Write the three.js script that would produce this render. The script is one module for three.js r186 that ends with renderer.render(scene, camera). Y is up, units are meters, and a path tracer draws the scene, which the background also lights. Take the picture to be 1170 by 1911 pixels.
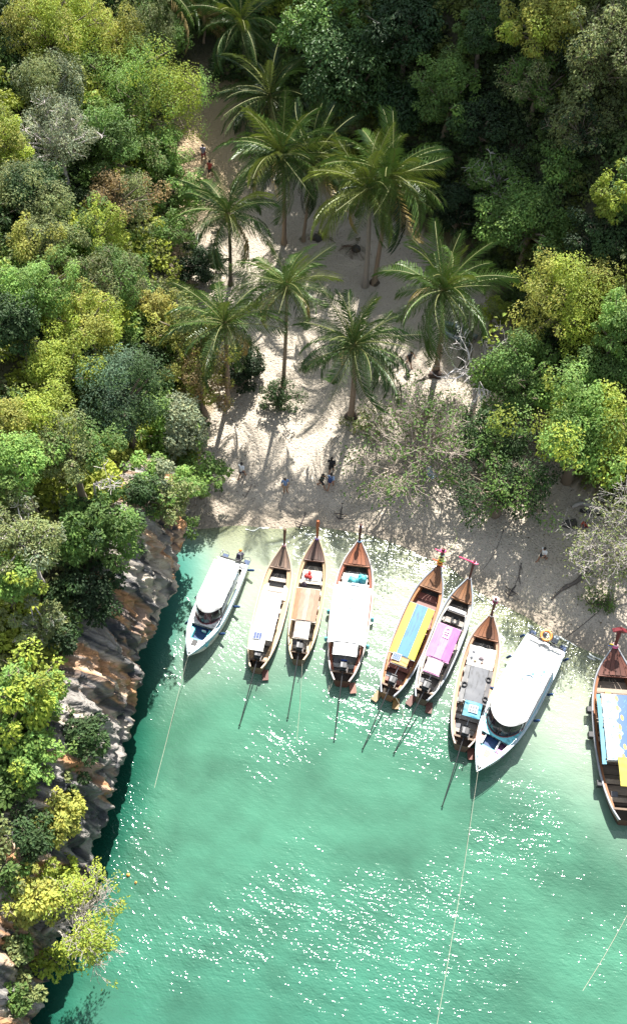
import * as THREE from 'three';
import { mergeGeometries, mergeVertices } from 'three/addons/utils/BufferGeometryUtils.js';
import { MarchingCubes } from 'three/addons/objects/MarchingCubes.js';
import { RoundedBoxGeometry } from 'three/addons/geometries/RoundedBoxGeometry.js';

// ---------- camera, sky, sun, exposure ----------
const scene = new THREE.Scene();
const camera = new THREE.PerspectiveCamera(55.93, 626 / 1024, 0.5, 1500);
camera.position.set(0, 58, 0);
camera.lookAt(0, 0, -58 / Math.tan(55 * Math.PI / 180));
const renderer = new THREE.WebGLRenderer({ antialias: true });
renderer.setSize(626, 1024);
renderer.toneMapping = THREE.LinearToneMapping;
renderer.toneMappingExposure = 2.9;
renderer.shadowMap.enabled = true;
const SUN_EL = 49 * Math.PI / 180, SUN_AZ = 12.5 * Math.PI / 180;   // the sun stands behind the valley, a little to its right
const sunDir = new THREE.Vector3(Math.sin(SUN_AZ) * Math.cos(SUN_EL), Math.sin(SUN_EL), -Math.cos(SUN_AZ) * Math.cos(SUN_EL));
{ // a bright hazy tropical sky, palest near the sun and the horizon
  const W = 256, Hh = 128, d = new Float32Array(W * Hh * 4);
  for (let j = 0; j < Hh; j++) for (let i = 0; i < W; i++) {
    const el = ((j + 0.5) / Hh - 0.5) * Math.PI, az = ((i + 0.5) / W) * 2 * Math.PI - Math.PI, up = Math.max(0, Math.sin(el));
    const v = new THREE.Vector3(Math.cos(az) * Math.cos(el), Math.sin(el), Math.sin(az) * Math.cos(el)), c = v.dot(sunDir), t = Math.pow(1 - up, 3), g = 0.55 * Math.pow(Math.max(0, c), 6) + 0.5 * Math.pow(Math.max(0, c), 40);
    d.set([0.7 * (0.34 + 0.3 * t + g), 0.7 * (0.41 + 0.25 * t + g * 0.95), 0.7 * (0.52 + 0.15 * t + g * 0.86), 1], (j * W + i) * 4);
  }
  const t = new THREE.DataTexture(d, W, Hh, THREE.RGBAFormat, THREE.FloatType); t.mapping = THREE.EquirectangularReflectionMapping; t.magFilter = THREE.LinearFilter; t.needsUpdate = true;
  scene.background = t; scene.environment = t;
}
const sun = new THREE.DirectionalLight(new THREE.Color(1, 0.965, 0.9), 5);
sun.position.copy(sunDir).multiplyScalar(140).add(new THREE.Vector3(0, 0, -45));
sun.target.position.set(0, 0, -45);
sun.castShadow = true;
sun.shadow.mapSize.set(4096, 4096);
Object.assign(sun.shadow.camera, { left: -60, right: 60, top: 70, bottom: -70, near: 1, far: 320 });
scene.add(sun, sun.target);

// ---------- helpers ----------
const V3 = THREE.Vector3;
function rngOf(seed) { let s = seed | 0; return () => { s = (s + 0x6d2b79f5) | 0; let t = Math.imul(s ^ (s >>> 15), 1 | s); t = (t + Math.imul(t ^ (t >>> 7), 61 | t)) ^ t; return ((t ^ (t >>> 14)) >>> 0) / 4294967296; }; }
const clamp = (v, a, b) => Math.min(b, Math.max(a, v)), lerp = (a, b, t) => a + (b - a) * t;
const smooth = (a, b, v) => { const t = clamp((v - a) / (b - a), 0, 1); return t * t * (3 - 2 * t); };
const clampT = (v, a, b) => Math.min(b, Math.max(a, v));
const smoothT = (a, b, v) => { const t = clampT((v - a) / (b - a), 0, 1); return t * t * (3 - 2 * t); };
function hash2(i, j, s) { let h = Math.imul(i, 374761393) + Math.imul(j, 668265263) + Math.imul(s, 2147483647); h = Math.imul(h ^ (h >>> 13), 1274126177); return ((h ^ (h >>> 16)) >>> 0) / 4294967296; }
function noise2(x, y, s = 0) {
  const i = Math.floor(x), j = Math.floor(y), u = x - i, v = y - j, a = u * u * (3 - 2 * u), b = v * v * (3 - 2 * v);
  return (hash2(i, j, s) * (1 - a) + hash2(i + 1, j, s) * a) * (1 - b) + (hash2(i, j + 1, s) * (1 - a) + hash2(i + 1, j + 1, s) * a) * b;
}
function fbm(x, y, o = 4, s = 0) { let r = 0, a = 0.5, n = 0; for (let k = 0; k < o; k++) { r += a * noise2(x, y, s + k); n += a; a *= 0.5; x = x * 2.03 + 7.1; y = y * 2.03 + 3.7; } return r / n; }
// the outline of the open ground and water between the slopes
const VALLEY = [[-16.5, 60], [-16, -6.7], [-15.7, -9.4], [-13.8, -14.8], [-12.6, -21.2], [-12.1, -27.1], [-10.7, -31.7], [-10.4, -35.9], [-10.6, -39],
  [-9.07, -41.56], [-8.11, -45.70], [-7.70, -49.63], [-8.17, -54.79], [-9.58, -60.45], [-11.11, -66.58], [-11.93, -73.40], [-13.05, -80.44], [-11.05, -83.34], [-9.19, -84.46],
  [-7.16, -83.57], [-5.26, -81.46], [-1.22, -75.32], [5.48, -71.51], [10.03, -67.87], [13.32, -62.73], [15.53, -57.92], [16.87, -52.37], [17.30, -47.22], [18.35, -42.86], [20.30, -40.10], [23.32, -37.46], [27.57, -34.43], [60, -18], [60, 60]];
const SHORE = [[-60, -39.4], [-12, -39.4], [-9.5, -39.3], [-5, -39.6], [-1, -39.3], [4.45, -38.5], [9.3, -36.3], [11.7, -33.7], [15.1, -31.1], [18.4, -29.3], [20.7, -28.3], [60, -12]];
function outside(x, z) {           // metres outside the valley outline (negative inside)
  let best = 1e9, inside = false;
  for (let i = 0, j = VALLEY.length - 1; i < VALLEY.length; j = i++) {
    const [ax, az] = VALLEY[j], [bx, bz] = VALLEY[i], dx = bx - ax, dz = bz - az;
    const t = clampT(((x - ax) * dx + (z - az) * dz) / (dx * dx + dz * dz), 0, 1);
    best = Math.min(best, Math.hypot(x - ax - dx * t, z - az - dz * t));
    if ((az > z) !== (bz > z) && x < (bx - ax) * (z - az) / (bz - az) + ax) inside = !inside;
  }
  return inside ? -best : best;
}
function shoreZ(x) { for (let i = 1; i < SHORE.length; i++) if (x <= SHORE[i][0] || i === SHORE.length - 1) { const [a, b] = SHORE[i - 1], [c, d] = SHORE[i]; return b + (d - b) * clampT((x - a) / (c - a), 0, 1); } }
function ground(x, z) {
  const ds = (shoreZ(x) - z) * 0.93 + (noise2(x * 0.35, z * 0.35, 3) - 0.5) * 0.9;
  let base = ds > 0 ? 0.075 * ds + 0.3 * smoothT(0.5, 5, ds) : Math.max(-4, 0.085 * ds);
  base += 0.22 * Math.max(0, -70 - z) * smoothT(-4, -8, x);
  const d = outside(x, z);
  if (d <= 0) return base + (fbm(x * 0.5, z * 0.5, 3, 5) - 0.5) * 0.16 * smoothT(0.5, 4, ds);
  const left = smoothT(-3, -8, x), right = smoothT(4, 10, x), cliff = left * smoothT(-43, -37, z);
  const rate = 1.3 - 0.35 * left + 0.3 * right - 0.5 * cliff;
  let h = Math.max(base, base * (1 - cliff)) + rate * Math.min(d, 26) + 0.45 * Math.max(0, d - 26);
  h += cliff * 9.2 * smoothT(0.6, 2.4, d);
  return h + (fbm(x * 0.22, z * 0.22, 4, 9) - 0.5) * 3 * smoothT(1.5, 8, d);
}
const names = new Map();
function numbered(n) { const k = names.get(n) ?? 0; names.set(n, k + 1); return k ? n + '_' + String(k).padStart(3, '0') : n; }
function thing(name, label, category, x = 0, y = 0, z = 0, turn = 0, group) {
  const o = new THREE.Group(); o.name = numbered(name); o.position.set(x, y, z); o.rotation.y = turn;
  o.userData = { label, category }; if (group) o.userData.group = group;
  scene.add(o); return o;
}
function put(name, geo, m, parent) { const o = new THREE.Mesh(geo, m); o.name = parent ? name : numbered(name); o.castShadow = o.receiveShadow = true; (parent || scene).add(o); return o; }
function setting(name, geo, m, kind = 'structure') { const o = put(name, geo, m); o.userData.kind = kind; return o; }
const lin = (c) => new THREE.Color().setRGB(c[0], c[1], c[2]);
const mat = (c, rough = 0.7, more = {}) => new THREE.MeshStandardMaterial({ color: Array.isArray(c) ? lin(c) : c, roughness: rough, side: THREE.DoubleSide, ...more });
const bx = (w, h, d, x = 0, y = 0, z = 0, ry = 0, rx = 0) => { const g = new THREE.BoxGeometry(w, h, d); if (rx) g.rotateX(rx); if (ry) g.rotateY(ry); return g.translate(x, y, z); };
const rbx = (w, h, d, r, x = 0, y = 0, z = 0) => new RoundedBoxGeometry(w, h, d, 2, r).translate(x, y, z);
function gridGeo(nu, nv, f, closeU = false) {
  const p = [], uv = [], ix = [];
  for (let i = 0; i <= nu; i++) for (let j = 0; j <= nv; j++) { const q = f(i / nu, j / nv); p.push(q[0], q[1], q[2]); uv.push(i / nu, j / nv); }
  for (let i = 0; i < nu; i++) for (let j = 0; j < nv; j++) { const a = i * (nv + 1) + j, b = a + nv + 1; ix.push(a, b, a + 1, b, b + 1, a + 1); }
  const g = new THREE.BufferGeometry(); g.setAttribute('position', new THREE.Float32BufferAttribute(p, 3)); g.setAttribute('uv', new THREE.Float32BufferAttribute(uv, 2)); g.setIndex(ix); g.computeVertexNormals(); return g;
}
function tube(pts, radii, sides = 6) {             // tapered tube along points
  const P = pts.map((p) => (p.isVector3 ? p : new V3(...p))), n = P.length, pos = [], ix = [];
  let side = new V3(0.31, 0.17, 0.93);
  for (let i = 0; i < n; i++) {
    const t = P[Math.min(i + 1, n - 1)].clone().sub(P[Math.max(i - 1, 0)]).normalize();
    side = side.clone().addScaledVector(t, -side.dot(t)); if (side.lengthSq() < 1e-4) side.set(t.y, t.z, t.x).addScaledVector(t, -(t.y * t.x + t.z * t.y + t.x * t.z)); side.normalize();
    const up = t.clone().cross(side), r = Array.isArray(radii) ? radii[i] : radii;
    for (let k = 0; k < sides; k++) { const a = k / sides * 2 * Math.PI, c = Math.cos(a) * r, s = Math.sin(a) * r; pos.push(P[i].x + side.x * c + up.x * s, P[i].y + side.y * c + up.y * s, P[i].z + side.z * c + up.z * s); }
  }
  for (let i = 0; i < n - 1; i++) for (let k = 0; k < sides; k++) { const a = i * sides + k, b = i * sides + (k + 1) % sides; ix.push(a, a + sides, b, b, a + sides, b + sides); }
  const c0 = pos.length / 3; pos.push(P[0].x, P[0].y, P[0].z, P[n - 1].x, P[n - 1].y, P[n - 1].z);
  for (let k = 0; k < sides; k++) { ix.push(c0, k, (k + 1) % sides); const e = (n - 1) * sides; ix.push(c0 + 1, e + (k + 1) % sides, e + k); }
  const g = new THREE.BufferGeometry(); g.setAttribute('position', new THREE.Float32BufferAttribute(pos, 3)); g.setIndex(ix); g.computeVertexNormals(); return g;
}
const strip = (gs) => { const out = gs.map((g) => { const q = g.index ? g : g.clone(); const r = new THREE.BufferGeometry(); r.setAttribute('position', q.attributes.position); r.setAttribute('uv', q.attributes.uv ?? new THREE.BufferAttribute(new Float32Array(q.attributes.position.count * 2), 2)); if (q.attributes.normal) r.setAttribute('normal', q.attributes.normal); else { q.computeVertexNormals(); r.setAttribute('normal', q.attributes.normal); } r.setIndex(q.index ?? [...Array(q.attributes.position.count).keys()]); return r; }); return mergeGeometries(out); };
function floatTex(w, h, data, repeat) { const t = new THREE.DataTexture(data, w, h, THREE.RGBAFormat, THREE.FloatType); t.magFilter = THREE.LinearFilter; t.minFilter = THREE.LinearFilter; if (repeat) t.wrapS = t.wrapT = THREE.RepeatWrapping; t.needsUpdate = true; return t; }
function tileNoise(n, f, seed) {                    // seamless grey noise, 0..1
  const d = new Float32Array(n * n * 4);
  const per = (x, y, p, s) => { const i = Math.floor(x), j = Math.floor(y), u = x - i, v = y - j, a = u * u * (3 - 2 * u), b = v * v * (3 - 2 * v), m = (k) => ((k % p) + p) % p; return (hash2(m(i), m(j), s) * (1 - a) + hash2(m(i + 1), m(j), s) * a) * (1 - b) + (hash2(m(i), m(j + 1), s) * (1 - a) + hash2(m(i + 1), m(j + 1), s) * a) * b; };
  for (let y = 0; y < n; y++) for (let x = 0; x < n; x++) { let r = 0, a = 0.5, p = f, t = 0; for (let k = 0; k < 5; k++) { r += a * per(x / n * p, y / n * p, p, seed + k); t += a; a *= 0.55; p *= 2; } const q = (y * n + x) * 4; d[q] = d[q + 1] = d[q + 2] = r / t; d[q + 3] = 1; }
  return d;
}

// ---------- the setting: beach, seabed, hillside, water, sea cliff ----------
{
  const axis = (lo, hi, step, far) => { const a = []; for (let v = lo; v <= hi + 1e-6; v += step) a.push(v); let s = step; while (a[a.length - 1] < far[1]) { s *= 1.35; a.push(a[a.length - 1] + s); } s = step; while (a[0] > far[0]) { s *= 1.35; a.unshift(a[0] - s); } return a; };
  const X = axis(-44, 44, 0.42, [-330, 330]), Z = axis(-125, 8, 0.42, [-420, 260]), nx = X.length, nz = Z.length;
  const pos = new Float32Array(nx * nz * 3), uv = new Float32Array(nx * nz * 2), col = new Float32Array(nx * nz * 3), kind = new Uint8Array(nx * nz);
  for (let j = 0; j < nz; j++) for (let i = 0; i < nx; i++) {
    const q = j * nx + i, x = X[i], z = Z[j], h = ground(x, z), d = outside(x, z);
    pos.set([x, h, z], q * 3); uv.set([x / 3, z / 3], q * 2);
    kind[q] = d > 0.15 ? 2 : h < -0.04 ? 0 : 1;
    const n = fbm(x * 0.6, z * 0.6, 4, 21), n2 = fbm(x * 2.1, z * 2.1, 3, 31), wet = 1 - smooth(-0.05, 0.38, h + (n - 0.5) * 0.3), path = smooth(-66, -74, z) * smooth(-4, -8, x);
    let c;
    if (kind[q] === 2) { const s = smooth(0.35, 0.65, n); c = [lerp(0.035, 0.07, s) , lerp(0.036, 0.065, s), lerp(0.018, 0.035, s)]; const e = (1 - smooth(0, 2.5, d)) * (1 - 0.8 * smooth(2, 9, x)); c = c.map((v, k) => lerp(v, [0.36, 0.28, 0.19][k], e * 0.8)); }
    else { const t = 0.86 + 0.28 * n2 * n + 0.12 * n; c = [0.39 * t, 0.335 * t, 0.27 * t]; c = c.map((v, k) => lerp(v, [0.26, 0.215, 0.165][k] * t, wet * 0.85)); c = c.map((v, k) => lerp(v, [0.4, 0.3, 0.185][k] * t, path));
      if (kind[q] === 0) { const dk = smooth(0.52, 0.72, fbm(x * 0.22 + 9, z * 0.22, 4, 41)); c = c.map((v, k) => lerp(v * 1.1, [0.13, 0.14, 0.09][k], dk * 0.5)); } }
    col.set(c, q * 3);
  }
  const make = (name, k, m) => {
    const ix = [];
    for (let j = 0; j < nz - 1; j++) for (let i = 0; i < nx - 1; i++) { const a = j * nx + i, b = a + 1, c = a + nx, d = c + 1; if (Math.max(kind[a], kind[b], kind[c], kind[d]) === k) ix.push(a, c, b, b, c, d); }
    const map = new Map(), P = [], U = [], C = [];
    const idx = ix.map((v) => { if (!map.has(v)) { map.set(v, map.size); P.push(pos[v * 3], pos[v * 3 + 1], pos[v * 3 + 2]); U.push(uv[v * 2], uv[v * 2 + 1]); C.push(col[v * 3], col[v * 3 + 1], col[v * 3 + 2]); } return map.get(v); });
    const g = new THREE.BufferGeometry(); g.setAttribute('position', new THREE.Float32BufferAttribute(P, 3)); g.setAttribute('uv', new THREE.Float32BufferAttribute(U, 2)); g.setAttribute('color', new THREE.Float32BufferAttribute(C, 3)); g.setIndex(idx); g.computeVertexNormals();
    return setting(name, g, m);
  };
  const n = 512, bump = tileNoise(n, 8, 71), r = rngOf(5);
  for (let k = 0; k < 420; k++) {                      // trodden sand: shallow dents
    const cx = r() * n, cy = r() * n, rad = 9 + r() * 9, el = 0.6 + r() * 0.5, a = r() * 6.28;
    for (let y = -20; y <= 20; y++) for (let x = -20; x <= 20; x++) { const u = (x * Math.cos(a) + y * Math.sin(a)) / el, v = -x * Math.sin(a) + y * Math.cos(a), t = Math.hypot(u, v) / rad; if (t < 1) { const q = ((((cy + y) | 0) + n) % n * n + (((cx + x) | 0) + n) % n) * 4; const w = 0.3 * (1 - t * t); bump[q] -= w; bump[q + 1] -= w; bump[q + 2] -= w; } }
  }
  const sandBump = floatTex(n, n, bump, true);
  make('seabed', 0, mat([1, 1, 1], 0.95, { vertexColors: true, bumpMap: sandBump, bumpScale: 0.05 }));
  make('beach', 1, mat([1, 1, 1], 0.95, { vertexColors: true, bumpMap: sandBump, bumpScale: 0.1 }));
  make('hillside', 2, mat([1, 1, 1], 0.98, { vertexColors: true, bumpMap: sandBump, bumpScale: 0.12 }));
}
{ // sea water: a rippled sheet, clear over the shallows and green with depth
  const x0 = -22, x1 = 26, z0 = -44, z1 = 0, N = 1024, M = 2048, col = new Float32Array(N * N * 4), thr = new Float32Array(N * N * 4), hgt = new Float32Array(M * M * 4);
  for (let j = 0; j < N; j++) for (let i = 0; i < N; i++) {
    const x = lerp(x0, x1, (i + 0.5) / N), z = lerp(z0, z1, (j + 0.5) / N), ds = Math.max(0, (z - shoreZ(x)) * 0.93), q = (j * N + i) * 4;
    const n = fbm(x * 0.2 + 3, z * 0.2, 5, 51), n2 = fbm(x * 0.55, z * 0.55 + z * 0.2, 4, 61), e = ds * 0.085 * (0.88 + 0.24 * n);
    const k = smooth(0.06, 1.2, e), k2 = smooth(1.0, 3.9, e + (n2 - 0.5) * 0.3);
    const tone = 1 + (n - 0.5) * 0.55 + (n2 - 0.5) * 0.55 * k;
    const c = [lerp(lerp(0.7, 0.06, k), 0.014, k2), lerp(lerp(0.78, 0.175, k), 0.092, k2), lerp(lerp(0.63, 0.112, k), 0.066, k2)];
    const wall = x < 0 ? 1 - smooth(0.3, 4.2 + 2.5 * (n - 0.5), -outside(x, z)) * 1 : 0, deep = 1 - 0.72 * wall * smooth(0, 3, ds); c[0] *= deep * deep; c[1] *= deep; c[2] *= deep;   // shade below the cliff painted into the water colour, along with dark weedy rock
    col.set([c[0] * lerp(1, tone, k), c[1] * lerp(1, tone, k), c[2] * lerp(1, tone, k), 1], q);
    const t = 0.96 * Math.exp(-e * 1.1) * (1 - 0.6 * wall * smooth(0, 3, ds)); thr.set([t, t, t, 1], q);  // the painted shade band by the cliff also lets less through
  }
  const r = rngOf(77), waves = [];
  for (let k = 0; k < 150; k++) {
    const lam = 0.095 * Math.pow(18, Math.pow(r(), 1.7)), dir = 1.95 + (r() + r() + r() - 1.5) * 1.15, kk = 2 * Math.PI / lam;
    waves.push([kk * Math.cos(dir), kk * Math.sin(dir), r() * 6.28, lam]);
  }
  let slope2 = 0; for (const w of waves) { w[4] = Math.pow(w[3], 0.78); slope2 += 0.5 * (w[4] * 2 * Math.PI / w[3]) ** 2; }
  const amp = 0.148 / Math.sqrt(slope2), H = new Float32Array(M * M), cx = new Float32Array(M), sx = new Float32Array(M);
  for (const [kx, kz, ph, lam, a] of waves) {
    for (let i = 0; i < M; i++) { const p = kx * lerp(x0, x1, (i + 0.5) / M); cx[i] = Math.cos(p) * a * amp; sx[i] = Math.sin(p) * a * amp; }
    for (let j = 0; j < M; j++) { const p = kz * lerp(z0, z1, (j + 0.5) / M) + ph, c = Math.cos(p), s = Math.sin(p), o = j * M; for (let i = 0; i < M; i++) H[o + i] += cx[i] * c - sx[i] * s; }
  }
  for (let j = 0; j < M; j++) for (let i = 0; i < M; i++) { const x = lerp(x0, x1, i / M), z = lerp(z0, z1, j / M), g = 0.35 + 1.0 * smooth(0.3, 0.68, fbm(x * 0.17 + 5, z * 0.17, 4, 91)), v = clamp(0.5 + H[j * M + i] * g / 2, 0, 1), q = (j * M + i) * 4; hgt[q] = hgt[q + 1] = hgt[q + 2] = v; hgt[q + 3] = 1; }
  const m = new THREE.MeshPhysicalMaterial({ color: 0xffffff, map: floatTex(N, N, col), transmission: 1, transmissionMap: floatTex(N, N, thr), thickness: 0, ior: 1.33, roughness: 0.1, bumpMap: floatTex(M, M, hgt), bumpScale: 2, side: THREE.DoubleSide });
  const xs = [-330, x0, x1, 330], zs = [-60, z0, z1, 260], p = [], uv = [], ix = [];
  for (const z of zs) for (const x of xs) { p.push(x, 0, z); uv.push(clamp((x - x0) / (x1 - x0), 0, 1), clamp((z - z0) / (z1 - z0), 0, 1)); }
  for (let j = 0; j < 3; j++) for (let i = 0; i < 3; i++) { const a = j * 4 + i; ix.push(a, a + 4, a + 1, a + 1, a + 4, a + 5); }
  const g = new THREE.BufferGeometry(); g.setAttribute('position', new THREE.Float32BufferAttribute(p, 3)); g.setAttribute('uv', new THREE.Float32BufferAttribute(uv, 2)); g.setIndex(ix); g.computeVertexNormals();
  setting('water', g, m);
}
{ // lines of foam where the ripples run up the sand
  const gs = [], r = rngOf(12);
  const wash = (xa, xb, w, off) => { const n = Math.ceil((xb - xa) / 0.12); let pa = null; for (let k = 0; k < n; k++) { const x = lerp(xa, xb, k / n), u = fbm(x * 1.9, off * 5, 3, 8), on = u > 0.54; const z = shoreZ(x) + off + (fbm(x * 0.9, off, 3, 4) - 0.5) * 0.9 + 0.06; const ww = w * (0.25 + 1.3 * noise2(x * 3, off, 2)) * (on ? 1 : 0); const a = [x, z - ww / 2, z + ww / 2, on]; if (pa && on && pa[3]) gs.push(new THREE.BufferGeometry().setAttribute('position', new THREE.Float32BufferAttribute([pa[0], 0.02, pa[1], pa[0], 0.02, pa[2], a[0], 0.02, a[1], a[0], 0.02, a[1], pa[0], 0.02, pa[2], a[0], 0.02, a[2]], 3))); pa = a; } };
  wash(-10.2, -7.4, 0.2, 0.1); wash(-10.0, -7.6, 0.13, 0.42); wash(12, 22, 0.16, 0.2); wash(13.5, 22, 0.1, 0.55); wash(-6, 8, 0.1, 0.35); wash(9.5, 13.5, 0.12, 0.4);
  const o = setting('foam', strip(gs), mat([0.62, 0.64, 0.6], 0.8), 'stuff'); o.userData.label = 'thin broken lines of white foam along the waterline'; o.userData.category = 'foam';
}
function cliffFoot(s) { // point on the cliff's line and its outward normal, s in metres from the near end
  const L = VALLEY.slice(0, 9).concat([[-11.6, -42.5]]); let acc = 0;
  for (let i = 1; i < L.length; i++) { const dx = L[i][0] - L[i - 1][0], dz = L[i][1] - L[i - 1][1], l = Math.hypot(dx, dz); if (acc + l >= s || i === L.length - 1) { const t = clamp((s - acc) / l, 0, 1); return [L[i - 1][0] + dx * t, L[i - 1][1] + dz * t]; } acc += l; }
}
{ // the limestone sea cliff, undercut at the waterline
  const thingC = thing('sea_cliff', 'streaked grey and orange limestone cliff, undercut along the green water', 'cliff', 0, 0, 0);
  const S0 = 56, S1 = 103.5, nu = 460, nv = 130, prof = [[-1.2, -1.6], [0.2, -1.3], [1.2, -0.9], [2.2, 0.4], [3.6, 1.25], [5.2, 1.1], [6.8, 0.6], [8.2, 0], [9.2, -0.7], [9.7, -1.7], [8.6, -3]];
  const at = (v) => { const f = v * (prof.length - 1), i = Math.min(prof.length - 2, Math.floor(f)), t = f - i, s = t * t * (3 - 2 * t); return [lerp(prof[i][0], prof[i + 1][0], t), lerp(prof[i][1], prof[i + 1][1], lerp(t, s, 0.5))]; };
  const C = [], g = gridGeo(nu, nv, (u, v) => {
    const s = lerp(S0, S1, u), [ax, az] = cliffFoot(s), a = cliffFoot(s - 2.5), b = cliffFoot(s + 2.5); let tx = b[0] - a[0], tz = b[1] - a[1]; const l = Math.hypot(tx, tz) || 1; tx /= l; tz /= l;
    let [y, o] = at(v); const end = smooth(103.5, 98, s);
    y *= lerp(0.5, 1, end);
    const big = fbm(s * 0.16 + 2, y * 0.13, 3, 3) - 0.5, col = Math.abs(fbm(s * 0.7, y * 0.16, 4, 14) - 0.5) * 2, fine = fbm(s * 2.6, y * 0.9, 4, 24) - 0.5, ledge = fbm(s * 0.3, y * 0.9, 3, 44) - 0.5, w = smooth(0, 0.08, v) * (1 - 0.5 * smooth(0.85, 1, v));
    const rid = (a, b, o2, k) => 1 - Math.abs(fbm(a, b, o2, k) * 2 - 1) * 2.2, flute = rid(s * 0.95 + 0.3 * y, y * 0.2, 4, 114), crack = rid(s * 0.55 - y * 0.5, y * 0.45 + s * 0.2, 4, 124), grit = fbm(s * 5.5, y * 3.5, 3, 134) - 0.5;
    o = o * (0.75 + 0.5 * noise2(s * 0.2, 1, 6)) + w * (big * 2 + (0.3 - col) * 0.9 + fine * 0.6 + ledge * 0.45 + flute * 0.5 - smooth(0.6, 0.95, crack) * 0.3 + grit * 0.26);
    // colour: grey rock, dark water streaks, pale drip stone and rust stains that run down the face
    const streak = fbm(s * 2.4, y * 0.1 + 4, 5, 34), rust = smooth(0.53, 0.64, fbm(s * 0.95 + 11, y * 0.16, 5, 54)) * (0.45 + 0.55 * smooth(0.4, 0.6, fbm(s * 2.6, y * 0.9, 3, 58))), pale = smooth(0.5, 0.66, fbm(s * 2.6, y * 0.25, 5, 64)), dark = smooth(0.52, 0.62, streak), spot = 0.7 + 0.65 * fbm(s * 4.5, y * 3, 3, 74);
    let c = [0.235, 0.215, 0.195].map((k) => k * spot); c = c.map((k, i) => lerp(k, [0.48, 0.41, 0.32][i] * spot, pale * 0.85)); c = c.map((k, i) => lerp(k, [0.42, 0.2, 0.075][i] * spot, rust * 0.85)); c = c.map((k, i) => lerp(k, [0.03, 0.033, 0.04][i] * spot, Math.min(1, dark * 0.85 + smooth(0.6, 0.95, crack) * 0.3)));
    const tide = 1 - smooth(0.5, 1.5, y); c = c.map((k, i) => lerp(k, [0.03, 0.032, 0.025][i], tide * 0.9)); C.push(...c);
    return [ax - tz * o, y, az + tx * o];
  });
  // outward is to the water side (+x)
  g.setAttribute('color', new THREE.Float32BufferAttribute(C, 3));
  const uvs = g.attributes.uv; for (let i = 0; i < uvs.count; i++) uvs.setXY(i, uvs.getX(i) * 17, uvs.getY(i) * 5);
  put('rock_face', g, mat([1, 1, 1], 0.9, { vertexColors: true, bumpMap: floatTex(512, 512, tileNoise(512, 6, 171), true), bumpScale: 0.5 }), thingC);
}

// ---------- plants ----------
const leafMat = (rough = 0.85, trans = 0.38) => new THREE.MeshPhysicalMaterial({ color: 0xffffff, vertexColors: true, roughness: rough, transmission: trans, thickness: 0, specularIntensity: 0.5, side: THREE.DoubleSide });
const LEAF = leafMat(0.8, 0.46), GLOSS = leafMat(0.5, 0.15);
const BARK = mat([0.2, 0.16, 0.12], 0.95), SILVER = mat([0.42, 0.38, 0.35], 0.9), PALE = mat([0.5, 0.44, 0.42], 0.9), PALMBARK = mat([0.27, 0.2, 0.15], 0.9), DARKBARK = mat([0.1, 0.08, 0.06], 0.95);
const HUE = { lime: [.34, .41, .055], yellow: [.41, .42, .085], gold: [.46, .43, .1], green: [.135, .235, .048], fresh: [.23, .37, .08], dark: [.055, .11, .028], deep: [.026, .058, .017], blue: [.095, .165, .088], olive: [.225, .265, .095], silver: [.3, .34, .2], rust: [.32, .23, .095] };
function leaves(spots, hue, len, wid, r, vary = 0.3) {   // many small folded leaves: spots hold x, y, z, outward direction, tone
  const n = spots.length, pos = new Float32Array(n * 12), col = new Float32Array(n * 12), ix = new Uint32Array(n * 6);
  for (let i = 0; i < n; i++) {
    const [x, y, z, dx, dy, dz, tone] = spots[i];
    // the blade faces outward and up, its tip droops away from the clump
    let nx0 = dx * 0.8 + (r() - .5) * 1.5, ny0 = dy * 0.6 + 0.55 + (r() - .5) * 1.2, nz0 = dz * 0.8 + (r() - .5) * 1.5, l = Math.hypot(nx0, ny0, nz0) || 1; nx0 /= l; ny0 /= l; nz0 /= l;
    let ax = dx + (r() - .5) * 2, ay = -0.4 + (r() - .5), az = dz + (r() - .5) * 2, d = ax * nx0 + ay * ny0 + az * nz0; ax -= d * nx0; ay -= d * ny0; az -= d * nz0; l = Math.hypot(ax, ay, az) || 1; ax /= l; ay /= l; az /= l;
    const ux = ny0 * az - nz0 * ay, uy = nz0 * ax - nx0 * az, uz = nx0 * ay - ny0 * ax;
    const L = len * (0.65 + 0.7 * r()), W = wid * (0.7 + 0.6 * r()) / 2, m = 0.55, nx = ay * uz - az * uy, ny = az * ux - ax * uz, nz = ax * uy - ay * ux, f = W * 0.45 * Math.sign(ny || 1);
    pos.set([x, y, z, x + ax * L * m + ux * W + nx * f, y + ay * L * m + uy * W + ny * f, z + az * L * m + uz * W + nz * f, x + ax * L, y + ay * L - L * 0.08, z + az * L, x + ax * L * m - ux * W + nx * f, y + ay * L * m - uy * W + ny * f, z + az * L * m - uz * W + nz * f], i * 12);
    const t = tone * (1 - vary / 2 + vary * r()), h = (r() - .5) * 0.25;
    for (let k = 0; k < 4; k++) col.set([hue[0] * t * (1 + h), hue[1] * t, hue[2] * t * (1 - h)], i * 12 + k * 3);
    ix.set([i * 4, i * 4 + 1, i * 4 + 2, i * 4, i * 4 + 2, i * 4 + 3], i * 6);
  }
  const g = new THREE.BufferGeometry(); g.setAttribute('position', new THREE.BufferAttribute(pos, 3)); g.setAttribute('color', new THREE.BufferAttribute(col, 3)); g.setIndex(new THREE.BufferAttribute(ix, 1)); return g;
}
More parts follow.
